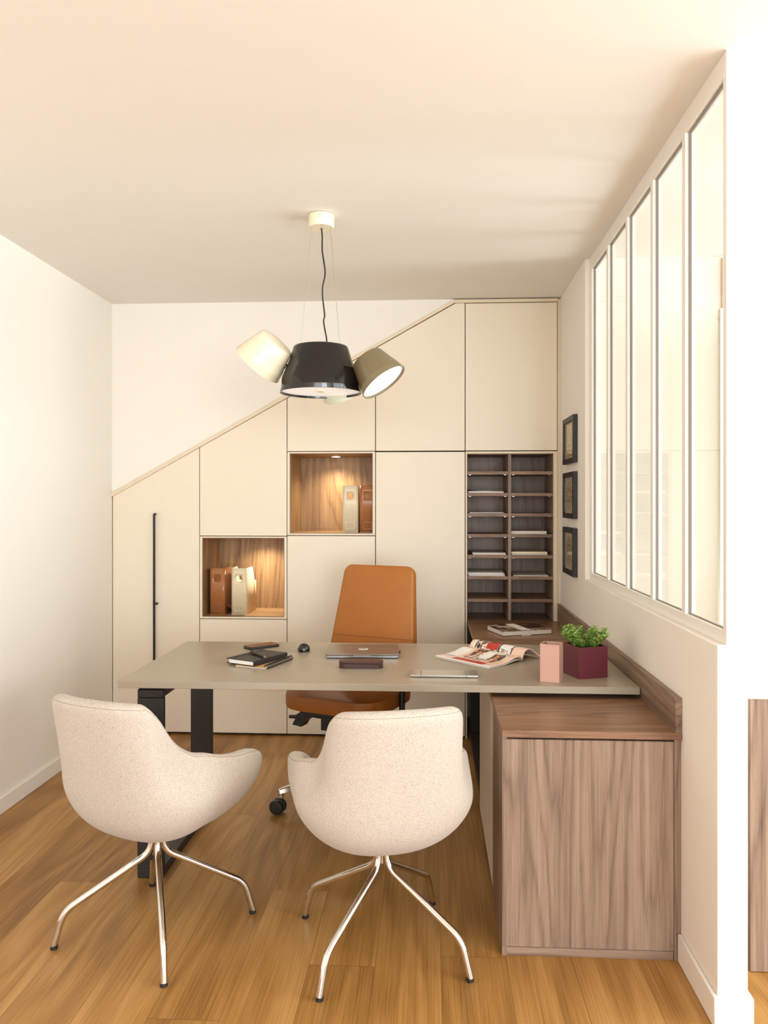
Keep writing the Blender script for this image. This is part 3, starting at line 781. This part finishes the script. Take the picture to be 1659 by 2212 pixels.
def smooth_prof(ctrl, n):
    pts = []
    for k in range(n + 1):
        t = k / n * (len(ctrl) - 1); i = min(int(t), len(ctrl) - 2); u = t - i
        p0, p1, p2, p3 = ctrl[max(i - 1, 0)], ctrl[i], ctrl[i + 1], ctrl[min(i + 2, len(ctrl) - 1)]
        pts.append(tuple(0.5 * (2 * p1[q] + (p2[q] - p0[q]) * u + (2 * p0[q] - 5 * p1[q] + 4 * p2[q] - p3[q]) * u * u + (3 * p1[q] - p0[q] - 3 * p2[q] + p3[q]) * u ** 3) for q in (0, 1)))
    return pts
INK = [M['rose_ink'], M['paper'], M['red_ink'], M['dark_ink'], M['grey_ink'], M['orange_ink'], M['spread']]
def lay_near(u, v):          # u along the spine, v from spine to outer edge
    if v > 0.955: return 1
    if u < 0.22: return 1 if 0.2 < v < 0.75 else (4 if 0.75 <= v < 0.8 else 0)
    if v > 0.78: return 2 if 0.28 < u < 0.86 else (6 if u < 0.28 else 0)
    if v < 0.08: return 0
    if 0.3 < u < 0.88 and 0.1 < v < 0.75:
        if 0.5 < u < 0.66 and 0.14 < v < 0.58: return 1
        if abs((u * 11) % 1 - 0.5) > 0.42: return 3
        if 0.72 < u < 0.78 and 0.3 < v < 0.5: return 5
        return 6
    return 0
def lay_far(u, v):
    if v < 0.10: return 0
    if u > 0.86: return 0
    if 0.32 < u < 0.52 and 0.12 < v < 0.9: return 2
    if 0.56 < u < 0.74 and 0.2 < v < 0.55: return 1
    if 0.06 < u < 0.80: return 3 if abs((u * 9) % 1 - 0.5) > 0.43 else 6
    return 0
near = smooth_prof([(0.0, 0.008), (-0.022, 0.021), (-0.055, 0.020), (-0.095, 0.010), (-0.15, 0.0065), (-0.212, 0.006)], 26)
far = smooth_prof([(0.0, 0.008), (0.006, 0.026), (0.024, 0.043), (0.052, 0.043), (0.080, 0.028), (0.104, 0.011), (0.116, 0.007)], 26)
page(near, 'left_pages', 0.004, INK, lay_near)
page([p for p in far], 'right_pages', -0.004, INK, lay_far)
page(smooth_prof([(0.0, 0.0035), (-0.03, 0.012), (-0.07, 0.009), (-0.12, 0.003), (-0.214, 0.0015)], 20), 'cover', 0.001, [M['paper']], None)

pp = thing('pen_pot', 'tall square pink pen pot in front of the burgundy planter', 'pen pot', (0.446, 2.882, ZD), math.radians(-20))
bm = bmesh.new(); a, b, h = 0.035, 0.0315, 0.137
add_box(bm, -a, a, -a, a, 0.0, 0.006)
add_box(bm, -a, a, -a, -b, 0.006, h); add_box(bm, -a, a, b, a, 0.006, h); add_box(bm, -a, -b, -b, b, 0.006, h); add_box(bm, b, a, -b, b, 0.006, h)
bmesh.ops.remove_doubles(bm, verts=bm.verts, dist=0.0001)
obj('pot_body', bm, M['pink'], pp, world=False)
sc1 = thing('ballpoint_pen', 'silver-tipped pen standing inside the pink pot', 'pen', (0.432, 2.888, ZD + 0.007), 0)
obj('barrel', tube([(0.012, 0, 0.001), (-0.004, 0.006, 0.12)], 0.0045, 10), M['black_plastic'], sc1, world=False, smooth=True)
obj('push_button', tube([(-0.004, 0.006, 0.12), (-0.0055, 0.0066, 0.134)], 0.0035, 10), M['chrome'], sc1, world=False, smooth=True)

pt_ = thing('potted_plant', 'leafy green plant in a square burgundy planter beside the pink pot', 'plant', (0.587, 2.976, ZD), math.radians(19))
bm = bmesh.new(); a, b, h = 0.060, 0.056, 0.117
add_box(bm, -a, a, -a, a, 0.0, 0.006)
add_box(bm, -a, a, -a, -b, 0.006, h); add_box(bm, -a, a, b, a, 0.006, h); add_box(bm, -a, -b, -b, b, 0.006, h); add_box(bm, b, a, -b, b, 0.006, h)
tag(obj('planter', bm, M['burgundy'], pt_, world=False), 'square burgundy planter')
obj('soil', box(-b, b, -b, b, 0.085, 0.100), M['soil'], pt_, world=False)
lb = [bmesh.new(), bmesh.new(), bmesh.new()]; stems = bmesh.new()
rnd = random.Random(11)
def add_leaf(bm, p, d, L, wd):
    d = d.normalized(); s = d.cross(Vector((0, 0, 1)))
    if s.length < 1e-3: s = Vector((1, 0, 0))
    s.normalize(); up = s.cross(d)
    rows = [(0, 0.12), (0.25, 0.8), (0.55, 1.0), (0.8, 0.7), (1.0, 0.1)]; prev = None
    for t, wk in rows:
        c = p + d * L * t + up * (0.25 * L * math.sin(t * PI) * 0.5)
        cur = [bm.verts.new(c - s * wd * wk * 0.5 + up * 0.0015), bm.verts.new(c), bm.verts.new(c + s * wd * wk * 0.5 + up * 0.0015)]
        if prev: bm.faces.new((prev[0], prev[1], cur[1], cur[0])); bm.faces.new((prev[1], prev[2], cur[2], cur[1]))
        prev = cur
for i in range(46):
    a = rnd.uniform(0, 2 * PI); rr = 0.046 * math.sqrt(rnd.random())
    p0 = Vector((rr * math.cos(a), rr * math.sin(a), 0.10))
    lean = Vector((math.cos(a), math.sin(a), 0)) * (0.25 + 16 * rr * rnd.uniform(0.5, 1.0)) + Vector((rnd.uniform(-0.3, 0.3), rnd.uniform(-0.3, 0.3), 1.0))
    H_ = rnd.uniform(0.045, 0.098) if rr > 0.02 else rnd.uniform(0.07, 0.095); dv = lean.normalized()
    pts = [p0 + dv * H_ * t + Vector((0, 0, -0.010 * t * t)) for t in (0, 0.33, 0.66, 1.0)]
    add_tube(stems, pts, 0.0009, 5)
    nl = 7
    for k in range(nl):
        t = 0.25 + 0.75 * k / (nl - 1); q = p0 + dv * H_ * t + Vector((0, 0, -0.010 * t * t))
        for sgn in (0, PI):
            b_ = k * 1.57 + sgn + rnd.uniform(-0.4, 0.4)
            ld = Vector((math.cos(b_), math.sin(b_), rnd.uniform(0.1, 0.7))) + dv * 0.4
            add_leaf(lb[rnd.choice((0, 0, 1, 2)) if t < 0.8 else rnd.choice((0, 1, 1))], q, ld, rnd.uniform(0.013, 0.022), rnd.uniform(0.010, 0.016))
obj('stems', stems, M['leaf3'], pt_, world=False)
big = bmesh.new()
for k, b_ in enumerate(lb):
    me = bpy.data.meshes.new('x'); b_.to_mesh(me); b_.free(); n0 = len(big.faces); big.from_mesh(me); bpy.data.meshes.remove(me)
    big.faces.ensure_lookup_table()
    for f in big.faces[n0:]: f.material_index = k
obj('foliage', big, [M['leaf'], M['leaf2'], M['leaf3']], pt_, world=False, smooth=True, angle=60)

bk = thing('coffee_table_book', 'large illustrated hardback book lying on the worktop under the pigeonholes', 'book', (0.478, 4.218, 0.7), math.radians(18.5))
bw, bd, bt = 0.285, 0.215, 0.028
obj('pages', box(-bw / 2 + 0.003, bw / 2 - 0.003, -bd / 2 + 0.002, bd / 2 - 0.003, 0.003, bt - 0.003), M['paper'], bk, world=False)
bm = bmesh.new(); add_box(bm, -bw / 2, bw / 2, -bd / 2, bd / 2, 0, 0.003); add_box(bm, -bw / 2, bw / 2, bd / 2 - 0.002, bd / 2, 0.003, bt - 0.003)
obj('back_cover', bm, M['dark_ink'], bk, world=False)
obj('front_cover', box(-bw / 2, bw / 2, -bd / 2, bd / 2, bt - 0.003, bt), M['collage'], bk, world=False)
bm = bmesh.new(); add_box(bm, -0.035, 0.020, -bd / 2 - 0.0006, bd / 2 + 0.0006, bt, bt + 0.0005); add_box(bm, -0.035, 0.020, -bd / 2 - 0.0008, -bd / 2, 0.0, 0.004)
obj('paper_band', bm, M['paper'], bk, world=False)

# framed prints on the right wall
def picture(z0, z1, label, mk):
    t = thing('picture_frame', label, 'picture', (XR, 4.232, (z0 + z1) / 2), 0, 'framed prints on the right wall')
    hy, hz, fw, x0, x1 = 0.160, (z1 - z0) / 2, 0.027, -0.024, -0.001
    bm = bmesh.new()
    add_box(bm, x0, x1, -hy, hy, hz - fw, hz); add_box(bm, x0, x1, -hy, hy, -hz, -hz + fw)
    add_box(bm, x0, x1, -hy, -hy + fw, -hz + fw, hz - fw); add_box(bm, x0, x1, hy - fw, hy, -hz + fw, hz - fw)
    obj('frame', bm, M['black_metal'], t, 0.001, world=False)
    obj('mat_board', box(-0.014, -0.006, -hy + fw, hy - fw, -hz + fw, hz - fw), M['mat_board'], t, world=False)
    obj('print', box(-0.0148, -0.0141, -hy + fw + 0.012, hy - fw - 0.012, -hz + fw + 0.010, hz - fw - 0.010), M[mk], t, world=False)
picture(1.612, 1.862, 'topmost of three small black-framed prints beside the cupboards', 'print_lines')
picture(1.316, 1.564, 'middle of three small black-framed prints, with an oval engraving', 'print_oval')
picture(1.012, 1.266, 'lowest of three small black-framed prints, above the worktop', 'print_oval')

# ------------------------------------------------------------------ pendant lamp
PX, PY = -0.459, 3.234
la = thing('pendant_lamp', 'pendant lamp of a big black shade with smaller tilted shades, over the desk', 'lamp', (PX, PY, ZC))
lm = lathe([(0.050, -0.001), (0.054, -0.003), (0.054, -0.052), (0.052, -0.055), (0.0, -0.055)], 40, cap=False); xform(lm, Matrix.Translation((PX, PY, ZC)))
tag(obj('ceiling_canopy', lm, M['ivory_gloss'], la, smooth=True), 'white ceiling canopy')
zT = 2.052
for a in (200, 340, 90):
    c, s = math.cos(math.radians(a)), math.sin(math.radians(a))
    obj('suspension_cable', tube([(PX + 0.042 * c, PY + 0.042 * s, ZC - 0.054), (PX + 0.088 * c, PY + 0.088 * s, zT - 0.004)], 0.0008, 5), M['steel_wire'], la)
cord = [(PX, PY, ZC - 0.05), (PX + 0.004, PY, 2.52), (PX + 0.004, PY, 2.46), (PX + 0.016, PY, 2.37), (PX + 0.006, PY, 2.31), (PX + 0.006, PY, 2.26), (PX + 0.014, PY, 2.19), (PX + 0.010, PY, 2.16), (PX + 0.022, PY, 2.09), (PX + 0.024, PY, zT - 0.004)]
cp = []
for i in range(len(cord) - 1):
    p0, p1, p2, p3 = [Vector(cord[max(0, min(len(cord) - 1, i + q))]) for q in (-1, 0, 1, 2)]
    for k in range(6):
        u = k / 6.0; cp.append(0.5 * (2 * p1 + (p2 - p0) * u + (2 * p0 - 5 * p1 + 4 * p2 - p3) * u * u + (3 * p1 - p0 - 3 * p2 + p3) * u ** 3))
cp.append(Vector(cord[-1]))
tag(obj('power_cord', tube(cp, 0.0032, 8), M['black_plastic'], la, smooth=True), 'wavy black cord')
def shade(base, axis, L, r0, r1, mat, label, rim=0.004, glow=0.55):
    """truncated cone from the closed narrow end at base along axis to the open wide end"""
    z = Vector(axis).normalized(); m = Matrix.Translation(base) @ Vector((0, 0, 1)).rotation_difference(z).to_matrix().to_4x4()
    prof = [(0.0, 0.0), (r0 - 0.012, 0.0), (r0 - 0.004, 0.002), (r0, 0.008), (r1, L - 0.002), (r1 - 0.001, L), (r1 - rim, L - 0.001), (r1 - rim - 0.004, L * 0.7), (r0 - rim, 0.012), (0.0, 0.010)]
    bm = lathe(prof, 48, m, cap=False); bmesh.ops.remove_doubles(bm, verts=bm.verts, dist=1e-5)
    o = tag(obj('lamp_shade', bm, mat, la, smooth=True, angle=50), label)
    d = lathe([(0.0, L - 0.012), (r1 - rim - 0.0015, L - 0.0125), (r1 - rim - 0.0015, L - 0.0095), (0.0, L - 0.009)], 48, m, cap=False)
    obj('diffuser', d, M['diffuser'], o, smooth=True, angle=50)
    return o
sh = shade((PX - 0.002, PY, 2.057), (0, 0, -1), 0.196, 0.117, 0.172, M['black_gloss'], 'large glossy black central shade')
kn_ = lathe([(0.0, 0.0), (0.016, 0.0), (0.016, 0.0025), (0.0, 0.003)], 20, cap=False); xform(kn_, Matrix.Translation((PX - 0.002, PY, 1.8665)))
obj('diffuser_cap', kn_, M['ivory_gloss'], sh, smooth=True)
shade((-0.632, 3.165, 2.066), (-0.089, 0.030, -0.091), 0.130, 0.078, 0.110, M['ivory_gloss'], 'small ivory shade tilted to the left')
shade((-0.2665, 3.20, 1.999), (0.078, -0.022, -0.107), 0.130, 0.072, 0.104, M['olive'], 'small olive shade tilted to the right')
shade((-0.432, 3.40, 2.0), (0.05, 0.075, -0.115), 0.130, 0.072, 0.104, M['mint'], 'small pale green shade tilted backwards')
for p, q in (((-0.330, 3.205, 1.925), (-0.285, 3.2, 1.940)), ((-0.600, 3.19, 1.965), (-0.625, 3.18, 1.985)), ((-0.43, 3.365, 1.94), (-0.415, 3.40, 1.95))):
    obj('pivot_joint', tube([p, q], 0.011, 14), M['black_plastic'], la, smooth=True)

# ------------------------------------------------------------------ fabric armchairs on chrome swivel bases
def rim_h(ad):
    """height of the shell's upper edge at ad degrees from the middle of the back"""
    S = lambda t: max(0.0, min(1.0, t)) ** 2 * (3 - 2 * max(0.0, min(1.0, t)))
    if ad <= 40: return 0.818 - 0.004 * (ad / 40) ** 2
    if ad <= 54: return 0.814 - 0.044 * ((ad - 40) / 14.0) ** 2
    if ad <= 78: return 0.770 - 0.134 * (1 - (1 - (ad - 54) / 24.0) ** 1.75)
    if ad <= 98: return 0.636 - 0.034 * S((ad - 78) / 20.0)
    t = (ad - 98) / 44.0
    return 0.602 - 0.022 * min(1.0, t) - 0.150 * (1 - math.sqrt(max(0.0, 1 - min(1, t) ** 2.0)))
ZB0 = 0.318
def shell_pt(deg, v):
    ad = abs(deg); r = math.radians(deg); rz = rim_h(ad)
    z = ZB0 + (rz - ZB0) * v
    hb = 0.265 - 0.080 * abs(math.cos(r))                                  # height of the rounded bowl
    w = min(1.0, (z - ZB0) / hb); s = 0.02 + 0.98 * (1 - (1 - w) ** 2.1) ** 0.52
    e = 0.82
    a, b = 0.298, (0.240 if math.cos(r) > 0 else 0.358)
    x = a * math.copysign(abs(math.sin(r)) ** e, math.sin(r)) * s
    y = -b * math.copysign(abs(math.cos(r)) ** e, math.cos(r)) * s
    k = max(0.0, min(1.0, (z - 0.46) / 0.18)); k = k * k * (3 - 2 * k)
    x *= 1 - 0.21 * k * math.exp(-((ad - 66) / 24.0) ** 2)      # waist where the back meets the arms
    up = max(0.0, z - 0.50)
    x *= 1 - 0.25 * up * max(0.0, math.cos(r))
    y -= 0.24 * max(0.0, z - 0.47) * max(0.0, math.cos(r)) ** 0.5
    return Vector((x, y, z))
def make_armchair():
    t = thing('armchair', 'x', 'armchair', (0, 0, 0), 0, 'beige armchairs in front of the desk')
    bm = bmesh.new(); NA, NV = 120, 16; AM = 180.0; grid = []
    for i in range(NA):
        deg = -AM + 2 * AM * i / NA
        grid.append([bm.verts.new(shell_pt(deg, (k / NV) ** 1.55)) for k in range(NV + 1)])
    for i in range(NA):
        for k in range(NV): bm.faces.new((grid[i][k], grid[(i + 1) % NA][k], grid[(i + 1) % NA][k + 1], grid[i][k + 1]))
    bmesh.ops.recalc_face_normals(bm, faces=bm.faces)
    o = obj('shell', bm, M['fabric'], t, world=False)
    me = o.data
    # make sure normals look outwards so that the padding grows inwards
    c = me.polygons[(NA // 2) * NV + NV - 2]
    if c.normal.dot(Vector((0, -1, 0.0))) < 0: me.flip_normals()
    m = o.modifiers.new('pad', 'SOLIDIFY'); m.thickness = 0.052; m.offset = -1; m.use_quality_normals = True
    m = o.modifiers.new('round', 'SUBSURF'); m.levels = 2; m.render_levels = 2
    for p in me.polygons: p.use_smooth = True
    # seat cushion filling the bucket
    bm = bmesh.new(); out = []
    prof = [(0.55, 0.425), (0.70, 0.438), (0.80, 0.458), (0.79, 0.480), (0.70, 0.494), (0.4, 0.498)]
    rings = []
    for s, z in prof:
        ring = []
        for i in range(40):
            a = 2 * PI * i / 40; c_, s_ = math.cos(a), math.sin(a)
            ring.append(bm.verts.new((0.222 * s * math.copysign(abs(c_) ** 0.75, c_), 0.035 + 0.215 * s * math.copysign(abs(s_) ** 0.75, s_), z)))
        rings.append(ring)
    for a, b in zip(rings, rings[1:]):
        for i in range(40): bm.faces.new((a[i], a[(i + 1) % 40], b[(i + 1) % 40], b[i]))
    bm.faces.new(rings[0][::-1]); bm.faces.new(rings[-1]); bmesh.ops.recalc_face_normals(bm, faces=bm.faces)
    obj('seat_cushion', bm, M['fabric'], t, world=False, smooth=True, angle=60)
    # seam along the upper edge
    bpy.context.view_layer.update()
    ev = o.evaluated_get(bpy.context.evaluated_depsgraph_get())
    pts = []
    for i in range(121):
        deg = -116 + 232 * i / 120; v = 0.985
        pts.append(ev.closest_point_on_mesh(shell_pt(deg, v))[1])
    obj('seam', tube(pts, 0.0011, 6), M['seam'], t, world=False)
    lm = lathe([(0.0, 0.335), (0.030, 0.335), (0.06, 0.352), (0.06, 0.36), (0.0, 0.36)], 24, cap=False)
    obj('seat_plate', lm, M['black_metal'], t, world=False, smooth=True)
    lm = lathe([(0.0, 0.268), (0.010, 0.268), (0.010, 0.332), (0.0, 0.332)], 16, cap=False)
    obj('hub', lm, M['chrome'], t, world=False, smooth=True)
    for k in range(4):
        a = math.radians(45 + 90 * k); c_, s_ = math.cos(a), math.sin(a)
        P = [(0.0175, 0.345), (0.0175, 0.262), (0.284, 0.112), (0.313, 0.010)]
        pts = fillet([(r * c_, r * s_, z) for r, z in P], [0.04, 0.036], 8)
        leg = obj('leg', tube(pts, 0.0108, 14), M['chrome'], t, world=False, smooth=True, angle=60)
        g = tube([(0.3122 * c_, 0.3122 * s_, 0.0), (0.3105 * c_, 0.3105 * s_, 0.013)], 0.0112, 14)
        obj('foot_glide', g, M['black_plastic'], leg, world=False, smooth=True)
    return t
ch = make_armchair()
ch['label'] = 'beige fabric armchair before the black desk leg, one arm in full view'
ch.location = (-0.893, 2.488, 0); ch.rotation_euler.z = math.radians(68 - 90)
c2 = dup(ch, 'beige fabric armchair beside the sideboard, its back square to the viewer')
c2.location = (-0.153, 2.430, 0); c2.rotation_euler.z = math.radians(104.4 - 90)

# ------------------------------------------------------------------ tan leather office chair
oc = thing('office_chair', 'tan leather office chair with aluminium castor base behind the desk', 'office chair', (-0.385, 3.64, 0), math.radians(180 - 22))
def lo(name, bm, mat, parent=None, **kw): return obj(name, bm, mat, parent or oc, world=False, **kw)
# local frame: +y is the way the sitter faces
def cushion(outline, z0, z1, dome=0.0, edge=0.016):
    bm = bmesh.new(); rings = []
    for s, z in ((edge * 1.0, z0), (0.003, z0 + edge * 0.35), (0.0, z0 + edge), (0.0, z1 - edge), (0.003, z1 - edge * 0.35), (edge, z1)):
        rings.append([bm.verts.new((p[0] * (1 - s / 0.25), p[1] * (1 - s / 0.25), z)) for p in outline])
    n = len(outline)
    for a, b in zip(rings, rings[1:]):
        for i in range(n): bm.faces.new((a[i], a[(i + 1) % n], b[(i + 1) % n], b[i]))
    bm.faces.new(rings[0][::-1]); bm.faces.new(rings[-1]); bmesh.ops.recalc_face_normals(bm, faces=bm.faces)
    return bm
lo('seat', cushion(rrect(0.51, 0.49, 0.13, 10), 0.452, 0.530, edge=0.022), M['tan'], smooth=True, angle=50)
# backrest: tapered, reclined slab with rounded top corners
def back_pts(n=10):
    wb, wt_, h, r = 0.248, 0.196, 0.56, 0.045
    o = [(-wb, 0.0), (wb, 0.0)]
    for k in range(n + 1):
        a = math.radians(90.0 * k / n); o.append((wt_ - r + r * math.cos(a), h - r + r * math.sin(a)))
    for k in range(n + 1):
        a = math.radians(90 + 90.0 * k / n); o.append((-wt_ + r + r * math.cos(a), h - r + r * math.sin(a)))
    return o
def back_mesh(scale, y0, y1, edge):
    bm = bmesh.new(); rings = []; out = back_pts(); cz = 0.28
    for s, y in ((edge, y0), (0.002, y0 + edge * 0.4), (0.0, y0 + edge), (0.0, y1 - edge), (0.002, y1 - edge * 0.4), (edge, y1)):
        rings.append([bm.verts.new((p[0] * (1 - s / 0.22), y, cz + (p[1] - cz) * (1 - s / 0.28))) for p in out])
    n = len(out)
    for a, b in zip(rings, rings[1:]):
        for i in range(n): bm.faces.new((a[i], a[(i + 1) % n], b[(i + 1) % n], b[i]))
    bm.faces.new(rings[0]); bm.faces.new(rings[-1][::-1]); bmesh.ops.recalc_face_normals(bm, faces=bm.faces)
    return bm
tilt = Matrix.Translation((0, -0.20, 0.535)) @ Matrix.Rotation(math.radians(12), 4, 'X')
bm = back_mesh(1.0, -0.052, 0.0, 0.012); xform(bm, tilt)
br = lo('backrest', bm, M['tan'], smooth=True, angle=50)
bm = bmesh.new(); add_box(bm, -0.222, 0.222, 0.0, 0.0012, 0.195, 0.1975)

xform(bm, tilt); lo('seam', bm, M['tan_seam'], br)
bm = bmesh.new(); add_box(bm, -0.035, 0.035, -0.085, -0.053, -0.16, 0.30); xform(bm, tilt); lo('back_bracket', bm, M['black_plastic'], bevel=0.004)
bm = bmesh.new(); add_box(bm, -0.085, 0.085, -0.22, 0.12, 0.345, 0.425); add_prism(bm, [(-0.19, 0.451), (0.19, 0.451), (0.15, 0.42), (-0.15, 0.42)], 'y', -0.15, 0.17)
lo('tilt_mechanism', bm, M['black_plastic'], bevel=0.004)
for sx in (-1, 1):
    bm = tube([(sx * 0.07, 0.05, 0.388), (sx * 0.225, 0.05, 0.392)], 0.013, 12)
    add_tube(bm, [(sx * 0.215, 0.05, 0.395), (sx * 0.252, 0.065, 0.375), (sx * 0.288, 0.065, 0.372)], [0.012, 0.010, 0.009], 8)
    add_prism(bm, [(sx * 0.15, 0.395), (sx * 0.225, 0.40), (sx * 0.255, 0.345), (sx * 0.205, 0.340), (sx * 0.192, 0.362)], 'y', 0.04, 0.095)
    lo('lever', bm, M['black_plastic'])
for sx in (-1, 1):
    bm = tube(fillet([(sx * 0.08, 0.0, 0.40), (sx * 0.275, 0.0, 0.40), (sx * 0.275, 0.0, 0.665)], 0.03, 5), 0.0135, 10)
    ap = lo('armrest_post', bm, M['black_plastic'], smooth=True)
    lo('armrest_pad', prism(rrect(0.07, 0.22, 0.03, 6, sx * 0.275, 0.0), 'z', 0.662, 0.685), M['black_plastic'], ap, bevel=0.006)
lo('gas_lift', lathe([(0.0, 0.10), (0.026, 0.10), (0.026, 0.24), (0.015, 0.24), (0.015, 0.35), (0.0, 0.35)], 20, cap=False), M['black_plastic'], smooth=True)
lo('base_hub', lathe([(0.0, 0.072), (0.042, 0.072), (0.045, 0.09), (0.038, 0.135), (0.0, 0.138)], 24, cap=False), M['alu'], smooth=True)
A0 = math.degrees(math.atan2(3.436 - 3.64, -0.690 + 0.385)) - (180 - 22)
for k in range(5):
    a = math.radians(A0 + 72 * k); ca, sa = math.cos(a), math.sin(a)
    bm = bmesh.new(); prev = None
    for r, z, wd, h in ((0.03, 0.105, 0.026, 0.05), (0.16, 0.112, 0.021, 0.036), (0.30, 0.108, 0.017, 0.026), (0.352, 0.104, 0.015, 0.022), (0.358, 0.1035, 0.012, 0.018)):
        cur = [bm.verts.new((r, -wd, z - h / 2)), bm.verts.new((r, wd, z - h / 2)), bm.verts.new((r, wd * 0.6, z + h / 2)), bm.verts.new((r, -wd * 0.6, z + h / 2))]
        if prev:
            for i in range(4): bm.faces.new((prev[i], prev[(i + 1) % 4], cur[(i + 1) % 4], cur[i]))
        else: bm.faces.new(cur[::-1])
        prev = cur
    bm.faces.new(prev)
    add_lathe(bm, [(0.0, 0.072), (0.013, 0.072), (0.014, 0.10), (0.0, 0.106)], 16, Matrix.Translation((0.345, 0, 0)), cap=False)
    bmesh.ops.recalc_face_normals(bm, faces=bm.faces)
    xform(bm, Matrix.Rotation(a, 4, 'Z'))
    lo('base_arm', bm, M['alu'], bevel=0.003, angle=40)
    # castor
    e = bpy.data.objects.new('caster', None)
    px, py = 0.345 * ca, 0.345 * sa
    sw = math.radians(4) if k == 0 else a + math.radians(40 + 50 * k)
    def cm(bm): xform(bm, Matrix.Translation((px, py, 0)) @ Matrix.Rotation(sw, 4, 'Z')); return bm
    bm = tube([(0, 0, 0.074), (0, 0, 0.045)], 0.007, 10); add_box(bm, -0.006, 0.026, -0.006, 0.006, 0.026, 0.060)
    cs = lo('caster', cm(bm), M['black_plastic'], bevel=0.002)
    for sx in (-1, 1):
        rot = Matrix.Translation((0.016, sx * 0.018, 0.0325)) @ Matrix.Rotation(PI / 2, 4, 'X')
        lm = lathe([(0.0, -0.009), (0.024, -0.010), (0.030, -0.008), (0.0325, -0.004), (0.0325, 0.004), (0.030, 0.008), (0.024, 0.010), (0.0, 0.009)], 28, rot, cap=False)
        lo('wheel', cm(lm), M['black_plastic'], cs, smooth=True)

# ------------------------------------------------------------------ the next room
isl = thing('kitchen_island', 'walnut-fronted low cabinet with a pale top in the bright next room', 'cabinet', (1.7, 2.62, 0))
obj('front_panel', box(0.952, 2.6, 2.36, 2.38, 0.002, 0.815), M['walnut_z'], isl, 0.001)
obj('carcass', box(0.956, 2.6, 2.381, 2.86, 0.0, 0.815), M['walnut_z'], isl)
tag(obj('countertop', box(0.945, 2.61, 2.352, 2.868, 0.816, 0.842), M['cream'], isl, 0.002), 'pale cream countertop')
